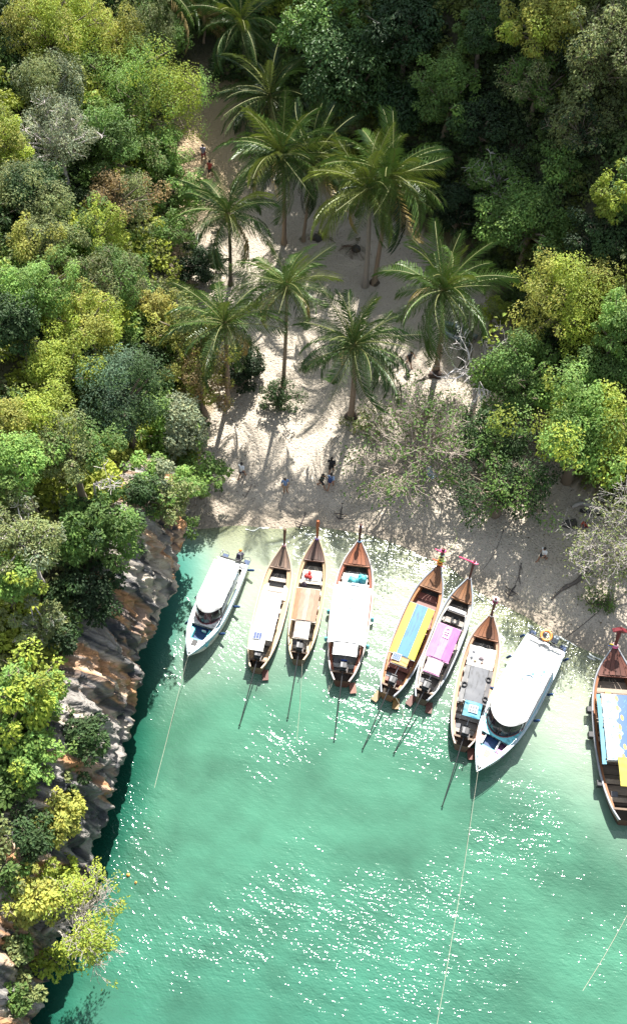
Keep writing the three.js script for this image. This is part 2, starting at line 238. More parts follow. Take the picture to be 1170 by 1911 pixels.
function crownSpots(r, rx, ry, rz, K, n, lump = 0.34) {
  const mean = (rx + ry + rz) / 3, cl = [];
  for (let k = 0; k < K; k++) {
    const a = k * 2.39996 + r() * 0.9, e = lerp(-0.8, 1, Math.pow((k + 0.5) / K, 0.8)), q = Math.sqrt(Math.max(0, 1 - e * e)), f = 0.48 + 0.64 * r() * (e > -.2 ? 1 : .8);
    cl.push([Math.cos(a) * q * rx * f, e * ry * f, Math.sin(a) * q * rz * f, mean * lump * (0.5 + 0.95 * r()) * (1.35 - .55 * f), 0.72 + 0.56 * r()]);
  }
  cl.push([0, -ry * 0.1, 0, mean * 0.45, 0.8]);
  let sum = 0; const acc = cl.map((c) => (sum += c[3] * c[3]));
  const out = [];
  while (out.length < n) {
    const q = r() * sum, c = cl[acc.findIndex((a) => a >= q)] ?? cl[0];
    let x = r() * 2 - 1, y = r() * 2 - 1, z = r() * 2 - 1; const l2 = x * x + y * y + z * z; if (l2 > 1 || l2 < 1e-3) continue; const l = Math.sqrt(l2); x /= l; y = y / l + 0.35; z /= l;
    const R = c[3] * (0.62 + 0.5 * r());
    out.push([c[0] + x * R, c[1] + y * R * 0.8, c[2] + z * R, x, y, z, c[4]]);
  }
  return [out, cl];
}
const KIND = { fine: [.165, .1, 2], mid: [.21, .13, 1.6], big: [.32, .17, .95] };
let seedNo = 100;
function tree(name, [x, z, rx, ry, hc, yc], hue, style, label, o = {}) {
  rx *= 1.08; ry *= 1.06; const off = yc ? 0.7 + rx * 0.3 : 0;      // on the rock face the foot stands back from the crown
  const r = rngOf(seedNo++), y0 = yc ? yc - hc : ground(x, z), rz = (rx + ry) / 2 * 0.95, rY = ry * 0.92;
  const t = thing(name, label, o.category || (name.includes('shrub') ? 'shrub' : 'tree'), x - off, y0 - 0.15, z), hub = hc + 0.15;
  const [len, wid, dens] = KIND[style], n = Math.round(clamp(800 * rx * ry * dens * (o.dens || 1), 260, 21000)), K = Math.round(clamp(12 + rx * ry * 2.6, 14, 48));
  const [spots, cl] = crownSpots(r, rx, rY, rz, K, n, (o.lump || 0.34) * .8);
  const tw = !o.gloss && r() < .45, up = hub - rY * 0.45, lean = off * 0.8 + (r() - .5) * 0.8, wood = [], base = 0.05 + 0.035 * (rx + ry), bark = o.bark || BARK;
  put('trunk', tube([[0, 0, 0], [lean * 0.4, up * 0.35, 0.1], [lean * 0.7, up * 0.7, -0.1], [lean, up, 0]], [base * 1.5, base * 1.05, base * 0.9, base * 0.75], 7), bark, t);
  for (let k = 0; k < cl.length - 1; k += (o.twiggy ? 1 : 2)) { const c = cl[k], w = base * (0.35 + 0.2 * r()), e = [c[0] + off, hub + c[1], c[2]]; wood.push(tube([[lean, up * 0.93, 0], [lerp(lean, e[0], .4) + (r() - .5) * .5, lerp(up, e[1], .5), e[2] * .4 + (r() - .5) * .5], [lerp(lean, e[0], .75), lerp(up, e[1], .75) + .1, e[2] * .75], e], [w, w * .75, w * .5, w * .2], 5));
    if (o.twiggy || tw) for (let q = 0; q < (o.twiggy ? 6 : 3); q++) { const d = new V3(r() - .5, r() * .9 - .1, r() - .5).normalize().multiplyScalar(c[3] * (1 + .3 * r())); wood.push(tube([e, [e[0] + d.x * .5 + (r() - .5) * .2, e[1] + d.y * .5, e[2] + d.z * .5 + (r() - .5) * .2], [e[0] + d.x, e[1] + d.y, e[2] + d.z]], [w * .3, w * .2, w * .08], 4)); } }
  put('limb', strip(wood), bark, t);
  const sd = seedNo * 3.7; for (const s of spots) { const f = 0.66 + 0.7 * fbm(s[0] / rx * 1.5 + sd, s[2] / rz * 1.5 + s[1] / rY * 1.1, 3, 77); s[0] = s[0] * f + off; s[1] = s[1] * f + hub; s[2] *= f; }
  let g;
  if (o.hue2) { const cut = spots.map((s) => fbm((s[0] + x) * .55, (s[2] + z) * .55 + s[1] * .4, 2, seedNo) > (o.mix || .5)); const A = spots.filter((s, i) => cut[i]), B = spots.filter((s, i) => !cut[i]); g = mergeGeometries([leaves(A, HUE[hue], len, wid, r), leaves(B, HUE[o.hue2], len, wid, r)]); }
  else g = leaves(spots, HUE[hue], len, wid, r);
  const c = put('crown', g, o.gloss ? GLOSS : LEAF, t); c.userData.kind = 'stuff';
  return t;
}
function branching(r, start, dir, len, rad, level, out, tips, curl = 0.5, spread = 0.75, upB = 0.1) {
  const pts = [start.clone()], rr = [rad], d = dir.clone(), p = start.clone(), n = 4;
  for (let k = 1; k <= n; k++) { d.add(new V3((r() - .5) * curl, (r() - .5) * curl + upB * 0.4, (r() - .5) * curl)).normalize(); p.addScaledVector(d, len / n); pts.push(p.clone()); rr.push(Math.max(.014, rad * (1 - 0.4 * k / n))); }
  out.push(tube(pts, rr, level > 2 ? 3 : 5));
  if (level >= 4 || rad < 0.004) { tips.push([p.x, p.y, p.z, d.x, d.y, d.z]); return; }
  const kids = level === 0 ? 5 : 3;
  for (let k = 0; k < kids; k++) { const at = k === 0 ? n : 1 + Math.floor(r() * n), q = pts[at], e = new V3(r() - .5, r() - .5 + upB, r() - .5).normalize().multiplyScalar(spread).addScaledVector(d, 0.75).normalize(); branching(r, q, e, len * (0.6 + 0.22 * r()), rr[at] * (k === 0 ? 0.85 : 0.68), level + 1, out, tips, curl, spread, upB); }
}
function bareTree(name, [x, z, , , , yb], label, o) {     // o: stems [[dx,dy,dz,len]], rad, bark, leaf hue, leaf number, trunk height
  const r = rngOf(seedNo++), y0 = yb ?? ground(x, z), t = thing(name, label, o.category || 'tree', x, y0 - 0.1, z), out = [], tips = [], top = new V3(o.lx || 0, o.h, o.lz || 0);
  put('trunk', tube([[0, 0, 0], [top.x * .3 + .1, top.y * .4, top.z * .3], [top.x * .7, top.y * .75, top.z * .7 + .08], top], [o.rad * 1.5, o.rad * 1.2, o.rad * 1.05, o.rad], 8), o.bark, t);
  for (const [dx, dy, dz, l] of o.stems) branching(r, top.clone().multiplyScalar(o.from ? o.from + (1 - o.from) * r() : 1), new V3(dx, dy, dz).normalize(), l, o.rad * 0.6, o.level ?? 0, out, tips, o.curl ?? .5, o.spread ?? .75, o.up ?? .1);
  put('branches', strip(out), o.bark, t);
  if (o.n) { const sp = []; while (sp.length < o.n) { const q = tips[Math.floor(r() * tips.length)]; if (o.only && !o.only(q, x, z)) continue; const j = o.puff || .3; sp.push([q[0] + (r() - .5) * j * 2, q[1] + (r() - .5) * j * 2, q[2] + (r() - .5) * j * 2, q[3], q[4] + .3, q[5], .75 + .5 * r()]); }
    const c = put('crown', leaves(sp, HUE[o.hue], o.leaf || .22, (o.leaf || .22) * .6, r), LEAF, t); c.userData.kind = 'stuff'; }
  return t;
}
// coconut palms: every frond is a part of its own
const PALMM = [[.055, .11, .024], [.085, .15, .028], [.22, .265, .045], [.03, .058, .017], [.3, .22, .07]].map((c) => new THREE.MeshPhysicalMaterial({ color: lin(c), roughness: .42, transmission: .16, thickness: 0, specularIntensity: .8, side: THREE.DoubleSide }));
const RACHIS = mat([.15, .16, .045], .6), COCO = mat([.2, .17, .04], .5), COCO2 = mat([.26, .16, .05], .6);
function frondGeo(seed, L, bend, hang, side) {
  const r = rngOf(seed), P = []; let y = 0, z = 0; const N = 38;
  for (let i = 0; i <= N; i++) { const s = i / N, e = -bend * Math.pow(s, 1.35); P.push([y, z, e, side * s * s * L]); y += Math.sin(e) * L / N; z += Math.cos(e) * L / N; }
  const pos = [], ix = [];
  for (let i = 3; i <= N; i++) { const s = i / N, [py, pz, e, pxx] = P[i], len = 0.72 * Math.pow(Math.sin(Math.PI * (0.1 + 0.86 * s)), 0.6) * (L / 4.3);
    for (const sd of [-1, 1]) for (let dbl = 0; dbl < 1; dbl++) {
      const l = len * (.7 + .5 * r()), f = .66 + .5 * s + (r() - .5) * .6, dr = hang * (.4 + 1.3 * r()), w = .024;
      const cy = Math.sin(e), cz = Math.cos(e), o = pos.length / 3;
      const px = pxx + sd * .03, x1 = px + sd * l * .5, y1 = py + cy * l * .3 * f + .06 * l, z1 = pz + cz * l * .45 * f, x2 = px + sd * l * .84, y2 = py + cy * l * .62 * f - l * dr, z2 = pz + cz * l * .95 * f;
      pos.push(px, py, pz - w, px, py, pz + w, x1, y1, z1 - w * 1.2, x1, y1 + .02, z1 + w * 1.2, x2, y2, z2);
      ix.push(o, o + 1, o + 2, o + 1, o + 3, o + 2, o + 2, o + 3, o + 4);
    } }
  const g = new THREE.BufferGeometry(); g.setAttribute('position', new THREE.Float32BufferAttribute(pos, 3)); g.setIndex(ix);
  return [g, tube(P.filter((_, i) => i % 4 === 0).map(([py, pz, , q]) => [q, py, pz]), P.filter((_, i) => i % 4 === 0).map((_, i) => lerp(.05, .012, i / 10)), 4)];
}
const FRONDS = [[.55, .25, .08], [.8, .4, -.1], [.75, .3, .12], [1.0, .55, -.14], [1.2, .6, .1], [1.1, .75, -.08], [1.35, .7, .14], [1.55, .85, -.12], [1.25, .8, .06], [1.5, .95, .1]].map(([b, h, sd], i) => frondGeo(900 + i, 4.3, b, h, sd));
function palm([bx_, bz, tx, ty, tz], label, o = {}) {
  const r = rngOf(seedNo++), y0 = ground(bx_, bz), t = thing('coconut_palm', label, 'palm tree', bx_, y0 - .1, bz, 0), R = (o.r || 1) * 1.02, top = new V3(tx - bx_, ty - y0 + .1, tz - bz), H = top.y;
  const cp = [], rr = []; for (let k = 0; k <= 10; k++) { const s = k / 10; cp.push([top.x * Math.pow(s, 1.5) + Math.sin(s * 3) * .12, H * s, top.z * Math.pow(s, 1.3)]); rr.push((o.thick || .17) * (k === 0 ? 1.9 : 1.2 - .45 * s)); }
  const tg = tube(cp, rr, 9); put('trunk', tg, o.bark || PALMBARK, t);
  const rings = []; for (let k = 1; k < 22; k++) { const s = k / 22, q = cp[Math.min(9, Math.floor(s * 10))], q2 = cp[Math.min(10, Math.floor(s * 10) + 1)], f = s * 10 % 1; rings.push(new THREE.TorusGeometry((o.thick || .17) * (1.2 - .45 * s), .018, 4, 9).rotateX(Math.PI / 2).translate(lerp(q[0], q2[0], f), H * s, lerp(q[2], q2[2], f))); }
  put('trunk_rings', strip(rings), o.bark || PALMBARK, t).userData.kind = 'stuff';
  const n = (o.n || 26) + 5;
  for (let k = 0; k < n; k++) {
    const age = (k + .5) / n, yaw = k * 2.39996 + (r() - .5) * .7 + (o.yaw || 0), pitch = lerp(1.45, -.62, Math.pow(age, .9)) + (r() - .5) * .4, gi = Math.min(9, Math.floor(age * 8 + r() * 2.4));
    const mi = age > .93 && r() < .5 && !o.nodry ? 4 : o.mat !== undefined && r() < .65 ? o.mat : age > .75 ? (r() < .6 ? 3 : 0) : age < .4 ? (r() < .45 ? 2 : 1) : (r() < .6 ? 0 : 1);
    const s = R * (.78 + .4 * r()) * (age < .12 ? .8 : 1), f = put('frond', FRONDS[gi][0], PALMM[mi], t); f.position.copy(top).add(new V3(0, .05 + .2 * (1 - age), 0)); f.rotation.set(-pitch, yaw, (r() - .5) * 1.5, 'YXZ'); f.scale.setScalar(s);
    put('rachis', FRONDS[gi][1], mi === 4 ? PALMM[4] : RACHIS, f);
  }
  const nc = o.coco ?? 6; for (let k = 0; k < nc; k++) { const a = k * 2.4, c = put('coconut', new THREE.SphereGeometry(.13, 8, 6).scale(1, 1.2, 1), k % 2 ? COCO : COCO2, t); c.position.copy(top).add(new V3(Math.cos(a) * .3, -.22 - .12 * (k % 3), Math.sin(a) * .3)); }
  put('crownshaft', tube([top.clone().add(new V3(0, -.5, 0)), top, top.clone().add(new V3(0, .6, 0))], [.17, .2, .04], 7), mat([.28, .2, .1], .9), t);
  return t;
}

// ---------- coconut palms on the valley floor ----------
palm([-6.46, -85.21, -6.47, 12.37, -85.21], 'coconut palm standing highest up the valley, against the dark jungle slope', { n: 26, r: 1.25, bark: DARKBARK, mat: 0 });
palm([-13.90, -86.14, -13.59, 14.97, -86.14], 'palm cut by the top edge, only its long drooping fronds in view', { n: 20, r: 1.2, mat: 1, bark: DARKBARK });
palm([-10.17, -86.88, -9.89, 11.82, -86.88], 'small palm with yellowing fronds beside the topmost coconut palm', { n: 12, r: .62, mat: 4, coco: 0, thick: .1 });
palm([-3.76, -78.60, -3.78, 9.22, -78.60], 'shaded coconut palm half hidden behind the crown of a nearer, taller palm', { n: 30, r: 1.3, mat: 3 });
palm([-2.58, -67.75, -2.58, 10.82, -67.75], 'tall coconut palm with a full shiny crown beside the sandy hillside path', { n: 34, r: 1.25, mat: 1, coco: 8 });
palm([-0.89, -68.03, 0.00, 10.38, -68.03], 'dark slender palm leaning behind two larger crowns, thin trunk bare at its foot', { n: 26, r: 1.12, mat: 3, thick: .12 });
palm([4.36, -62.61, 4.23, 11.59, -62.61], 'tall coconut palm with a pale straight trunk and bright yellowish green fronds', { n: 32, r: 1.2, mat: 2, bark: mat([.3, .26, .23], .9), thick: .19, coco: 8 });
palm([5.14, -62.83, 5.83, 12.38, -62.83], 'brown trunked palm close behind the one with the pale trunk', { n: 30, r: 1.2, mat: 1, coco: 7 });
palm([-7.06, -62.84, -6.73, 8.97, -62.84], 'coconut palm with a dark thin trunk beside the path, below two hikers', { n: 28, r: 1, mat: 0, thick: .14, bark: DARKBARK });
palm([-2.38, -51.91, -1.89, 11.36, -51.91], 'coconut palm whose slim trunk rises from a round shrub on the sand', { n: 28, r: .95, mat: 1, thick: .14 });
palm([-6.72, -50.33, -6.31, 9.27, -50.33], 'coconut palm pressed against the yellowing trees at the edge of the sand', { n: 28, r: 1, mat: 1 });
palm([2.87, -48.98, 2.90, 8.50, -48.98], 'nearest coconut palm to the water, dense wheel of dark fronds', { n: 36, r: 1.12, mat: 0, coco: 10, thick: .2 });
palm([9.73, -53.26, 9.38, 9.79, -53.26], 'broad coconut palm with wide fronds above the white dead tree', { n: 36, r: 1.2, mat: 1, coco: 9, thick: .2 });

// ---------- trees and shrubs of the left slope ----------
const T = tree;
T('broadleaf_tree', [-15.51, -16.71, 1.09, 1.36, 2.50, 10.00], 'dark', 'mid', 'dark green tree cut by the left edge, below the bushy yellow green one', { hue2: 'green' });
T('broadleaf_tree', [-15.14, -12.38, 0.94, 1.21, 2.50, 9.00], 'green', 'mid', 'mid green tree cut by the left edge beside the yellow gold crown', { hue2: 'olive' });
T('shrub', [-9.15, -36.91, 0.95, 0.88, 1.00, 3.40], 'green', 'mid', 'little green shrub where the rock meets the beach', { hue2: 'rust', dens: .7 });
T('shrub', [-10.42, -34.11, 1.10, 0.97, 1.50, 11.00], 'dark', 'mid', 'dark shrub on the brow of the cliff above bare grey rock', { hue2: 'green' });
T('shrub', [-13.35, -17.75, 0.97, 0.86, 1.00, 7.60], 'dark', 'mid', 'dark shrub low on the cliff, between the ledge shrub and the golden tree', { hue2: 'olive' });
T('shrub', [-13.70, -21.21, 0.95, 1.01, 1.20, 11.40], 'green', 'mid', 'mid green shrub spilling over the edge of the streaked rock', { hue2: 'fresh' });
T('shrub', [-9.85, -36.24, 1.33, 1.26, 1.60, 10.50], 'fresh', 'mid', 'light green shrub on the brow of the cliff under the bluish tree', { hue2: 'silver' });
T('shrub', [-8.80, -38.26, 1.28, 1.21, 1.60, 6.50], 'green', 'mid', 'green shrub above the rock, left of the tree that reaches over the beach', { hue2: 'fresh' });
T('shrub', [-13.98, -17.44, 0.86, 0.74, 1.00, 7.50], 'olive', 'mid', 'small olive shrub on bare rock above the golden tree', { hue2: 'green', dens: .7 });
T('shrub', [-14.60, -9.72, 0.95, 0.89, 1.40, 7.00], 'green', 'mid', 'dull green shrub behind the foot of the overhanging tree', { hue2: 'olive' });
T('broadleaf_tree', [-13.73, -24.70, 0.89, 0.89, 2.00, 10.40], 'dark', 'mid', 'small dark tree at the top of the streaked rock', { hue2: 'deep' });
T('broadleaf_tree', [-20.60, -75.18, 3.91, 2.97, 5.00], 'lime', 'fine', 'wide yellow green domed tree in the top left corner', { hue2: 'yellow', K: 26 });
T('broadleaf_tree', [-16.62, -81.02, 2.13, 2.59, 4.00], 'yellow', 'fine', 'smaller yellow green tree just right of the domed corner tree');
T('broadleaf_tree', [-13.86, -83.08, 2.46, 3.12, 4.00], 'green', 'fine', 'dull green tree left of the topmost palm', { hue2: 'olive' });
T('broadleaf_tree', [-14.52, -76.20, 4.76, 3.30, 4.50], 'fresh', 'fine', 'broad light green tree left of the start of the hillside path', { hue2: 'lime' });
T('broadleaf_tree', [-20.48, -70.23, 3.01, 2.34, 4.00], 'silver', 'fine', 'grey green tree under the domed corner tree', { hue2: 'olive', bark: SILVER });
T('twisted_tree', [-19.51, -65.18, 3.01, 2.52, 4.50], 'silver', 'fine', 'grey leaved tree with twisted silver branches showing in a gap', { bark: PALE, twiggy: 1, dens: .6, hue2: 'silver' });
T('broadleaf_tree', [-22.17, -61.30, 1.61, 2.61, 4.00], 'yellow', 'fine', 'yellow green tree cut by the left edge beside the twisted silver tree', { hue2: 'lime' });
T('broadleaf_tree', [-16.50, -68.14, 2.66, 2.66, 4.00], 'green', 'mid', 'mid green rounded tree right of the twisted silver tree');
T('broadleaf_tree', [-13.16, -72.35, 2.20, 2.66, 3.50], 'fresh', 'mid', 'fresh green tree on the brink of the path across from two hikers', { hue2: 'olive' });
T('broadleaf_tree', [-19.59, -56.71, 3.06, 2.16, 4.00], 'olive', 'fine', 'dark olive tree below the twisted silver tree', { hue2: 'dark' });
T('rusty_tree', [-15.26, -63.48, 2.61, 1.85, 3.50], 'olive', 'fine', 'sparse tree with reddish brown leaf tips among green neighbours', { hue2: 'rust', twiggy: 1, dens: .6 });
T('broadleaf_tree', [-12.09, -69.96, 2.30, 2.30, 3.00], 'fresh', 'mid', 'bright green bushy tree beside the path, left of the thin dark palm', { hue2: 'green' });
T('broadleaf_tree', [-15.63, -57.11, 1.72, 2.03, 4.00], 'green', 'fine', 'narrow saturated green tree standing below the rusty leaved tree', { hue2: 'lime' });
T('broadleaf_tree', [-18.36, -52.25, 2.61, 1.67, 4.00], 'olive', 'fine', 'yellowish olive tree in the middle of the slope near the left edge', { hue2: 'yellow' });
T('shrub', [-11.96, -65.18, 2.06, 1.97, 2.00], 'green', 'mid', 'loose green shrub on bare soil left of the thin dark palm', { dens: .6, hue2: 'olive' });
T('broadleaf_tree', [-18.03, -48.30, 2.39, 2.04, 4.50], 'fresh', 'fine', 'pale fresh green tree below the olive ones at the left', { hue2: 'fresh' });
T('broadleaf_tree', [-14.10, -52.94, 2.74, 2.13, 4.00], 'green', 'fine', 'hazy mid green tree above the bright domed one', { hue2: 'olive', twiggy: 1 });
T('shrub', [-9.49, -63.36, 1.89, 1.71, 1.60], 'deep', 'mid', 'dark shrub in shade at the foot of the thin dark palm');
T('broadleaf_tree', [-15.19, -47.20, 2.79, 2.00, 5.00], 'lime', 'fine', 'bright yellow green dome in the middle of the left slope', { hue2: 'yellow' });
T('broadleaf_tree', [-18.77, -44.18, 1.54, 2.22, 5.00], 'dark', 'mid', 'dark green tree at the left edge beside the bright dome');
T('shrub', [-11.82, -54.31, 1.37, 1.29, 2.50], 'gold', 'fine', 'small orange yellow shrub beside pale branches above the yellowing tree');
T('broadleaf_tree', [-9.63, -52.70, 2.73, 2.09, 4.00], 'yellow', 'fine', 'yellowing tree left of the palm at the edge of the sand', { hue2: 'olive' });
T('broadleaf_tree', [-16.44, -43.09, 2.21, 2.00, 5.00], 'lime', 'fine', 'lime green tree in rounded tufts below the bright dome', { hue2: 'lime', lump: .42 });
T('broadleaf_tree', [-12.67, -42.92, 2.63, 3.69, 6.00], 'blue', 'fine', 'tall dark bluish green tree, darkest crown of the left slope', { hue2: 'dark', lump: .4 });
T('broadleaf_tree', [-8.40, -48.82, 2.45, 2.60, 4.00], 'yellow', 'fine', 'autumn coloured tree with brown leaves overhanging the sand', { hue2: 'rust', mix: .42, dens: .8 });
T('broadleaf_tree', [-15.40, -36.13, 1.78, 1.53, 4.50], 'lime', 'fine', 'low lime green tree in puffs left of the bluish tree', { lump: .45 });
T('broadleaf_tree', [-17.00, -34.65, 1.19, 1.54, 4.50], 'yellow', 'fine', 'yellow green crown cut by the left edge below the dark edge tree');
T('broadleaf_tree', [-13.72, -33.72, 2.34, 1.92, 5.00], 'olive', 'fine', 'olive green tree below the lime puffs', { hue2: 'green' });
T('broadleaf_tree', [-15.99, -31.80, 1.67, 1.90, 5.00], 'fresh', 'fine', 'light green tree at the left edge beside the olive one', { hue2: 'fresh' });
T('broadleaf_tree', [-9.70, -43.95, 2.21, 2.51, 3.50], 'fresh', 'mid', 'fresh green tree between the bluish tree and the sand', { hue2: 'silver' });
T('leaning_tree', [-8.18, -41.76, 2.07, 1.31, 2.60], 'fresh', 'mid', 'low green tree reaching out over the beach', { hue2: 'green', dens: .8 });
T('shrub', [-9.42, -35.44, 1.55, 1.62, 2.20, 8.60], 'fresh', 'mid', 'green shrub with reddish tips topping the rock beside the beach', { hue2: 'olive', dens: .7 });
T('twiggy_tree', [-15.26, -27.81, 2.02, 1.69, 5.00], 'silver', 'fine', 'silvery olive tree full of white twigs at the left edge', { bark: PALE, twiggy: 1, hue2: 'olive' });
T('broadleaf_tree', [-12.18, -30.58, 2.50, 2.38, 3.20, 12.50], 'dark', 'mid', 'large deep green tree in front of the cliff top', { hue2: 'green', mix: .6 });
T('broadleaf_tree', [-15.50, -25.95, 1.28, 1.73, 4.50, 15.00], 'lime', 'mid', 'bright lime tree at the left edge below the silvery twigs', { hue2: 'fresh' });
T('broadleaf_tree', [-14.64, -24.56, 1.37, 1.26, 4.00, 12.50], 'olive', 'fine', 'small olive tree beside bare rock, under the lime edge tree', { bark: PALE, twiggy: 1, hue2: 'silver' });
T('shrub', [-12.72, -27.76, 1.83, 1.46, 1.40, 10.40], 'deep', 'mid', 'dark hanging shrub on the upper rock face', { hue2: 'dark' });
T('broadleaf_tree', [-14.53, -20.56, 1.69, 2.13, 3.50, 12.50], 'fresh', 'mid', 'fresh yellow green tree left of the streaked rock', { hue2: 'lime' });
T('broadleaf_tree', [-14.45, -18.21, 1.59, 1.70, 3.00, 10.50], 'lime', 'mid', 'bushy yellow green tree low on the cliff edge, left of the dark ledge shrub', { hue2: 'fresh' });
T('shrub', [-12.58, -19.92, 1.27, 1.50, 0.90, 8.40], 'deep', 'mid', 'dark shrub growing on a ledge of the cliff face', { hue2: 'dark' });
T('shrub', [-12.66, -20.17, 0.63, 0.63, 0.50, 2.40], 'fresh', 'mid', 'little bright green plant beside a white stone near the waterline', { hue2: 'lime' });
T('broadleaf_tree', [-13.24, -15.84, 1.23, 1.96, 2.60, 7.60], 'yellow', 'mid', 'golden green tree on the brink of the cliff above dark water', { hue2: 'yellow' });
T('broadleaf_tree', [-14.61, -14.46, 1.51, 1.56, 2.60, 9.00], 'dark', 'mid', 'dark green tree behind the golden tree on the brink', { hue2: 'olive', mix: .45 });
T('broadleaf_tree', [-13.82, -11.81, 1.64, 1.49, 3.00, 8.00], 'yellow', 'mid', 'yellow gold crown above the tree that hangs over the water', { hue2: 'lime' });
T('shrub', [-13.09, -13.51, 0.73, 0.84, 1.40, 5.60], 'lime', 'mid', 'small lime shrub between two golden crowns on the cliff edge');
T('shrub', [-14.58, -7.89, 1.05, 1.05, 1.40, 6.00], 'green', 'mid', 'low green shrub in the bottom left corner above grey rock', { hue2: 'olive' });
T('shrub', [-13.29, -9.56, 1.04, 0.82, 1.40, 4.50], 'lime', 'mid', 'yellow green sprigs under the overhanging branches', { dens: .7 });

// ---------- trees of the back and right slopes ----------
T('jungle_tree', [0.69, -81.13, 3.02, 2.57, 5.00], 'dark', 'big', 'dark glossy jungle tree right of the topmost palm', { gloss: 1, hue2: 'green', mix: .6 });
T('jungle_tree', [3.47, -76.66, 3.88, 3.70, 5.00], 'dark', 'big', 'largest dark jungle tree with pale shiny leaves, above the palms', { gloss: 1, hue2: 'dark' });
T('jungle_tree', [7.26, -76.82, 2.87, 2.70, 5.00], 'deep', 'big', 'almost black jungle tree at the top edge right of the shiny one', { gloss: 1 });
T('jungle_tree', [7.18, -73.94, 2.15, 2.33, 4.00], 'dark', 'big', 'small shaded tree between the shiny jungle tree and the dark gully', { gloss: 1, hue2: 'deep' });
T('broadleaf_tree', [10.96, -72.34, 2.43, 3.21, 4.00], 'green', 'mid', 'lit green tree on the left side of the dark slope', { hue2: 'fresh' });
T('broadleaf_tree', [13.08, -73.78, 2.01, 2.17, 4.50], 'green', 'mid', 'green tree beside the yellow crown at the top of the dark slope', { hue2: 'dark' });
T('broadleaf_tree', [17.00, -70.62, 3.03, 2.31, 5.00], 'lime', 'mid', 'sunlit yellow green crown at the top of the dark slope', { hue2: 'yellow' });
T('broadleaf_tree', [16.82, -68.25, 2.35, 2.27, 4.00], 'green', 'fine', 'thin green crown hanging below the sunlit yellow one', { dens: .7, hue2: 'olive', twiggy: 1 });
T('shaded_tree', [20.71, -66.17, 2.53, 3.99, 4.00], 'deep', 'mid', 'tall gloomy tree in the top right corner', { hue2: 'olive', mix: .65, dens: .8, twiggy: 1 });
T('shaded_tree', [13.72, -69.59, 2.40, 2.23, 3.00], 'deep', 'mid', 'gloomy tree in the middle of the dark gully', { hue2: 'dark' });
T('broadleaf_tree', [14.39, -65.61, 2.22, 2.22, 3.50], 'green', 'mid', 'half lit tree with grey dead twigs above the fresh green one', { twiggy: 1, dens: .7, bark: SILVER });
T('broadleaf_tree', [18.58, -62.40, 1.28, 1.93, 3.50], 'fresh', 'mid', 'narrow fresh green tree alone on the dark slope', { hue2: 'green' });
T('broadleaf_tree', [16.62, -60.85, 4.04, 2.31, 4.00], 'green', 'mid', 'wide fresh green tree above the largest rounded crown', { hue2: 'fresh' });
T('broadleaf_tree', [21.34, -56.76, 1.58, 2.11, 4.00], 'lime', 'mid', 'yellow green tree cut by the right edge in the dark slope', { hue2: 'green' });
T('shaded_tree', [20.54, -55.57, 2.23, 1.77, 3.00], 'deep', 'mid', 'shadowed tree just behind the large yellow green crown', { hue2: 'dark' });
T('broadleaf_tree', [18.40, -52.27, 3.78, 3.70, 5.50], 'lime', 'fine', 'biggest rounded yellow green crown on the right', { hue2: 'yellow', lump: .3 });
T('broadleaf_tree', [20.71, -47.72, 1.60, 2.32, 4.50], 'fresh', 'mid', 'mid green tree at the right edge beside the biggest rounded crown', { hue2: 'green' });
T('shrub', [14.42, -56.92, 1.23, 1.36, 2.40], 'lime', 'fine', 'small round yellow green shrub right of the broad palm', { hue2: 'olive' });
T('broadleaf_tree', [18.59, -42.53, 3.81, 3.81, 6.00], 'fresh', 'mid', 'large bright green tree above the silver bare tree', { hue2: 'lime' });
T('broadleaf_tree', [14.82, -48.32, 2.83, 3.22, 4.00], 'green', 'mid', 'mid green leafy tree right of the white dead tree', { hue2: 'fresh' });
T('broadleaf_tree', [12.95, -43.74, 2.30, 2.30, 3.20], 'green', 'mid', 'shady green tree between the leafless tree and the large bright one', { hue2: 'dark', dens: .7 });
T('broadleaf_tree', [13.05, -39.82, 3.28, 2.53, 3.20], 'dark', 'mid', 'thin leaved dark tree spreading over the sand', { dens: .42, hue2: 'green', twiggy: 1 });
T('shrub', [-2.69, -49.94, 1.53, 1.24, 1.00], 'dark', 'fine', 'round dark shrub around the foot of the slim trunked palm', { twiggy: 1, dens: .6, bark: DARKBARK });
T('shrub', [3.88, -47.66, 1.39, 1.06, 0.80], 'olive', 'mid', 'low sprigs of green around the foot of the nearest palm', { dens: .35 });
T('shrub', [-5.57, -52.39, 1.43, 2.43, 1.40], 'deep', 'mid', 'dark undergrowth clump below the palm at the edge of the sand', {});
T('shrub', [19.45, -32.58, 1.24, 0.80, 0.50], 'green', 'fine', 'low straggly shrub on the sand behind the rightmost boat', { dens: .25, twiggy: 1, bark: DARKBARK });

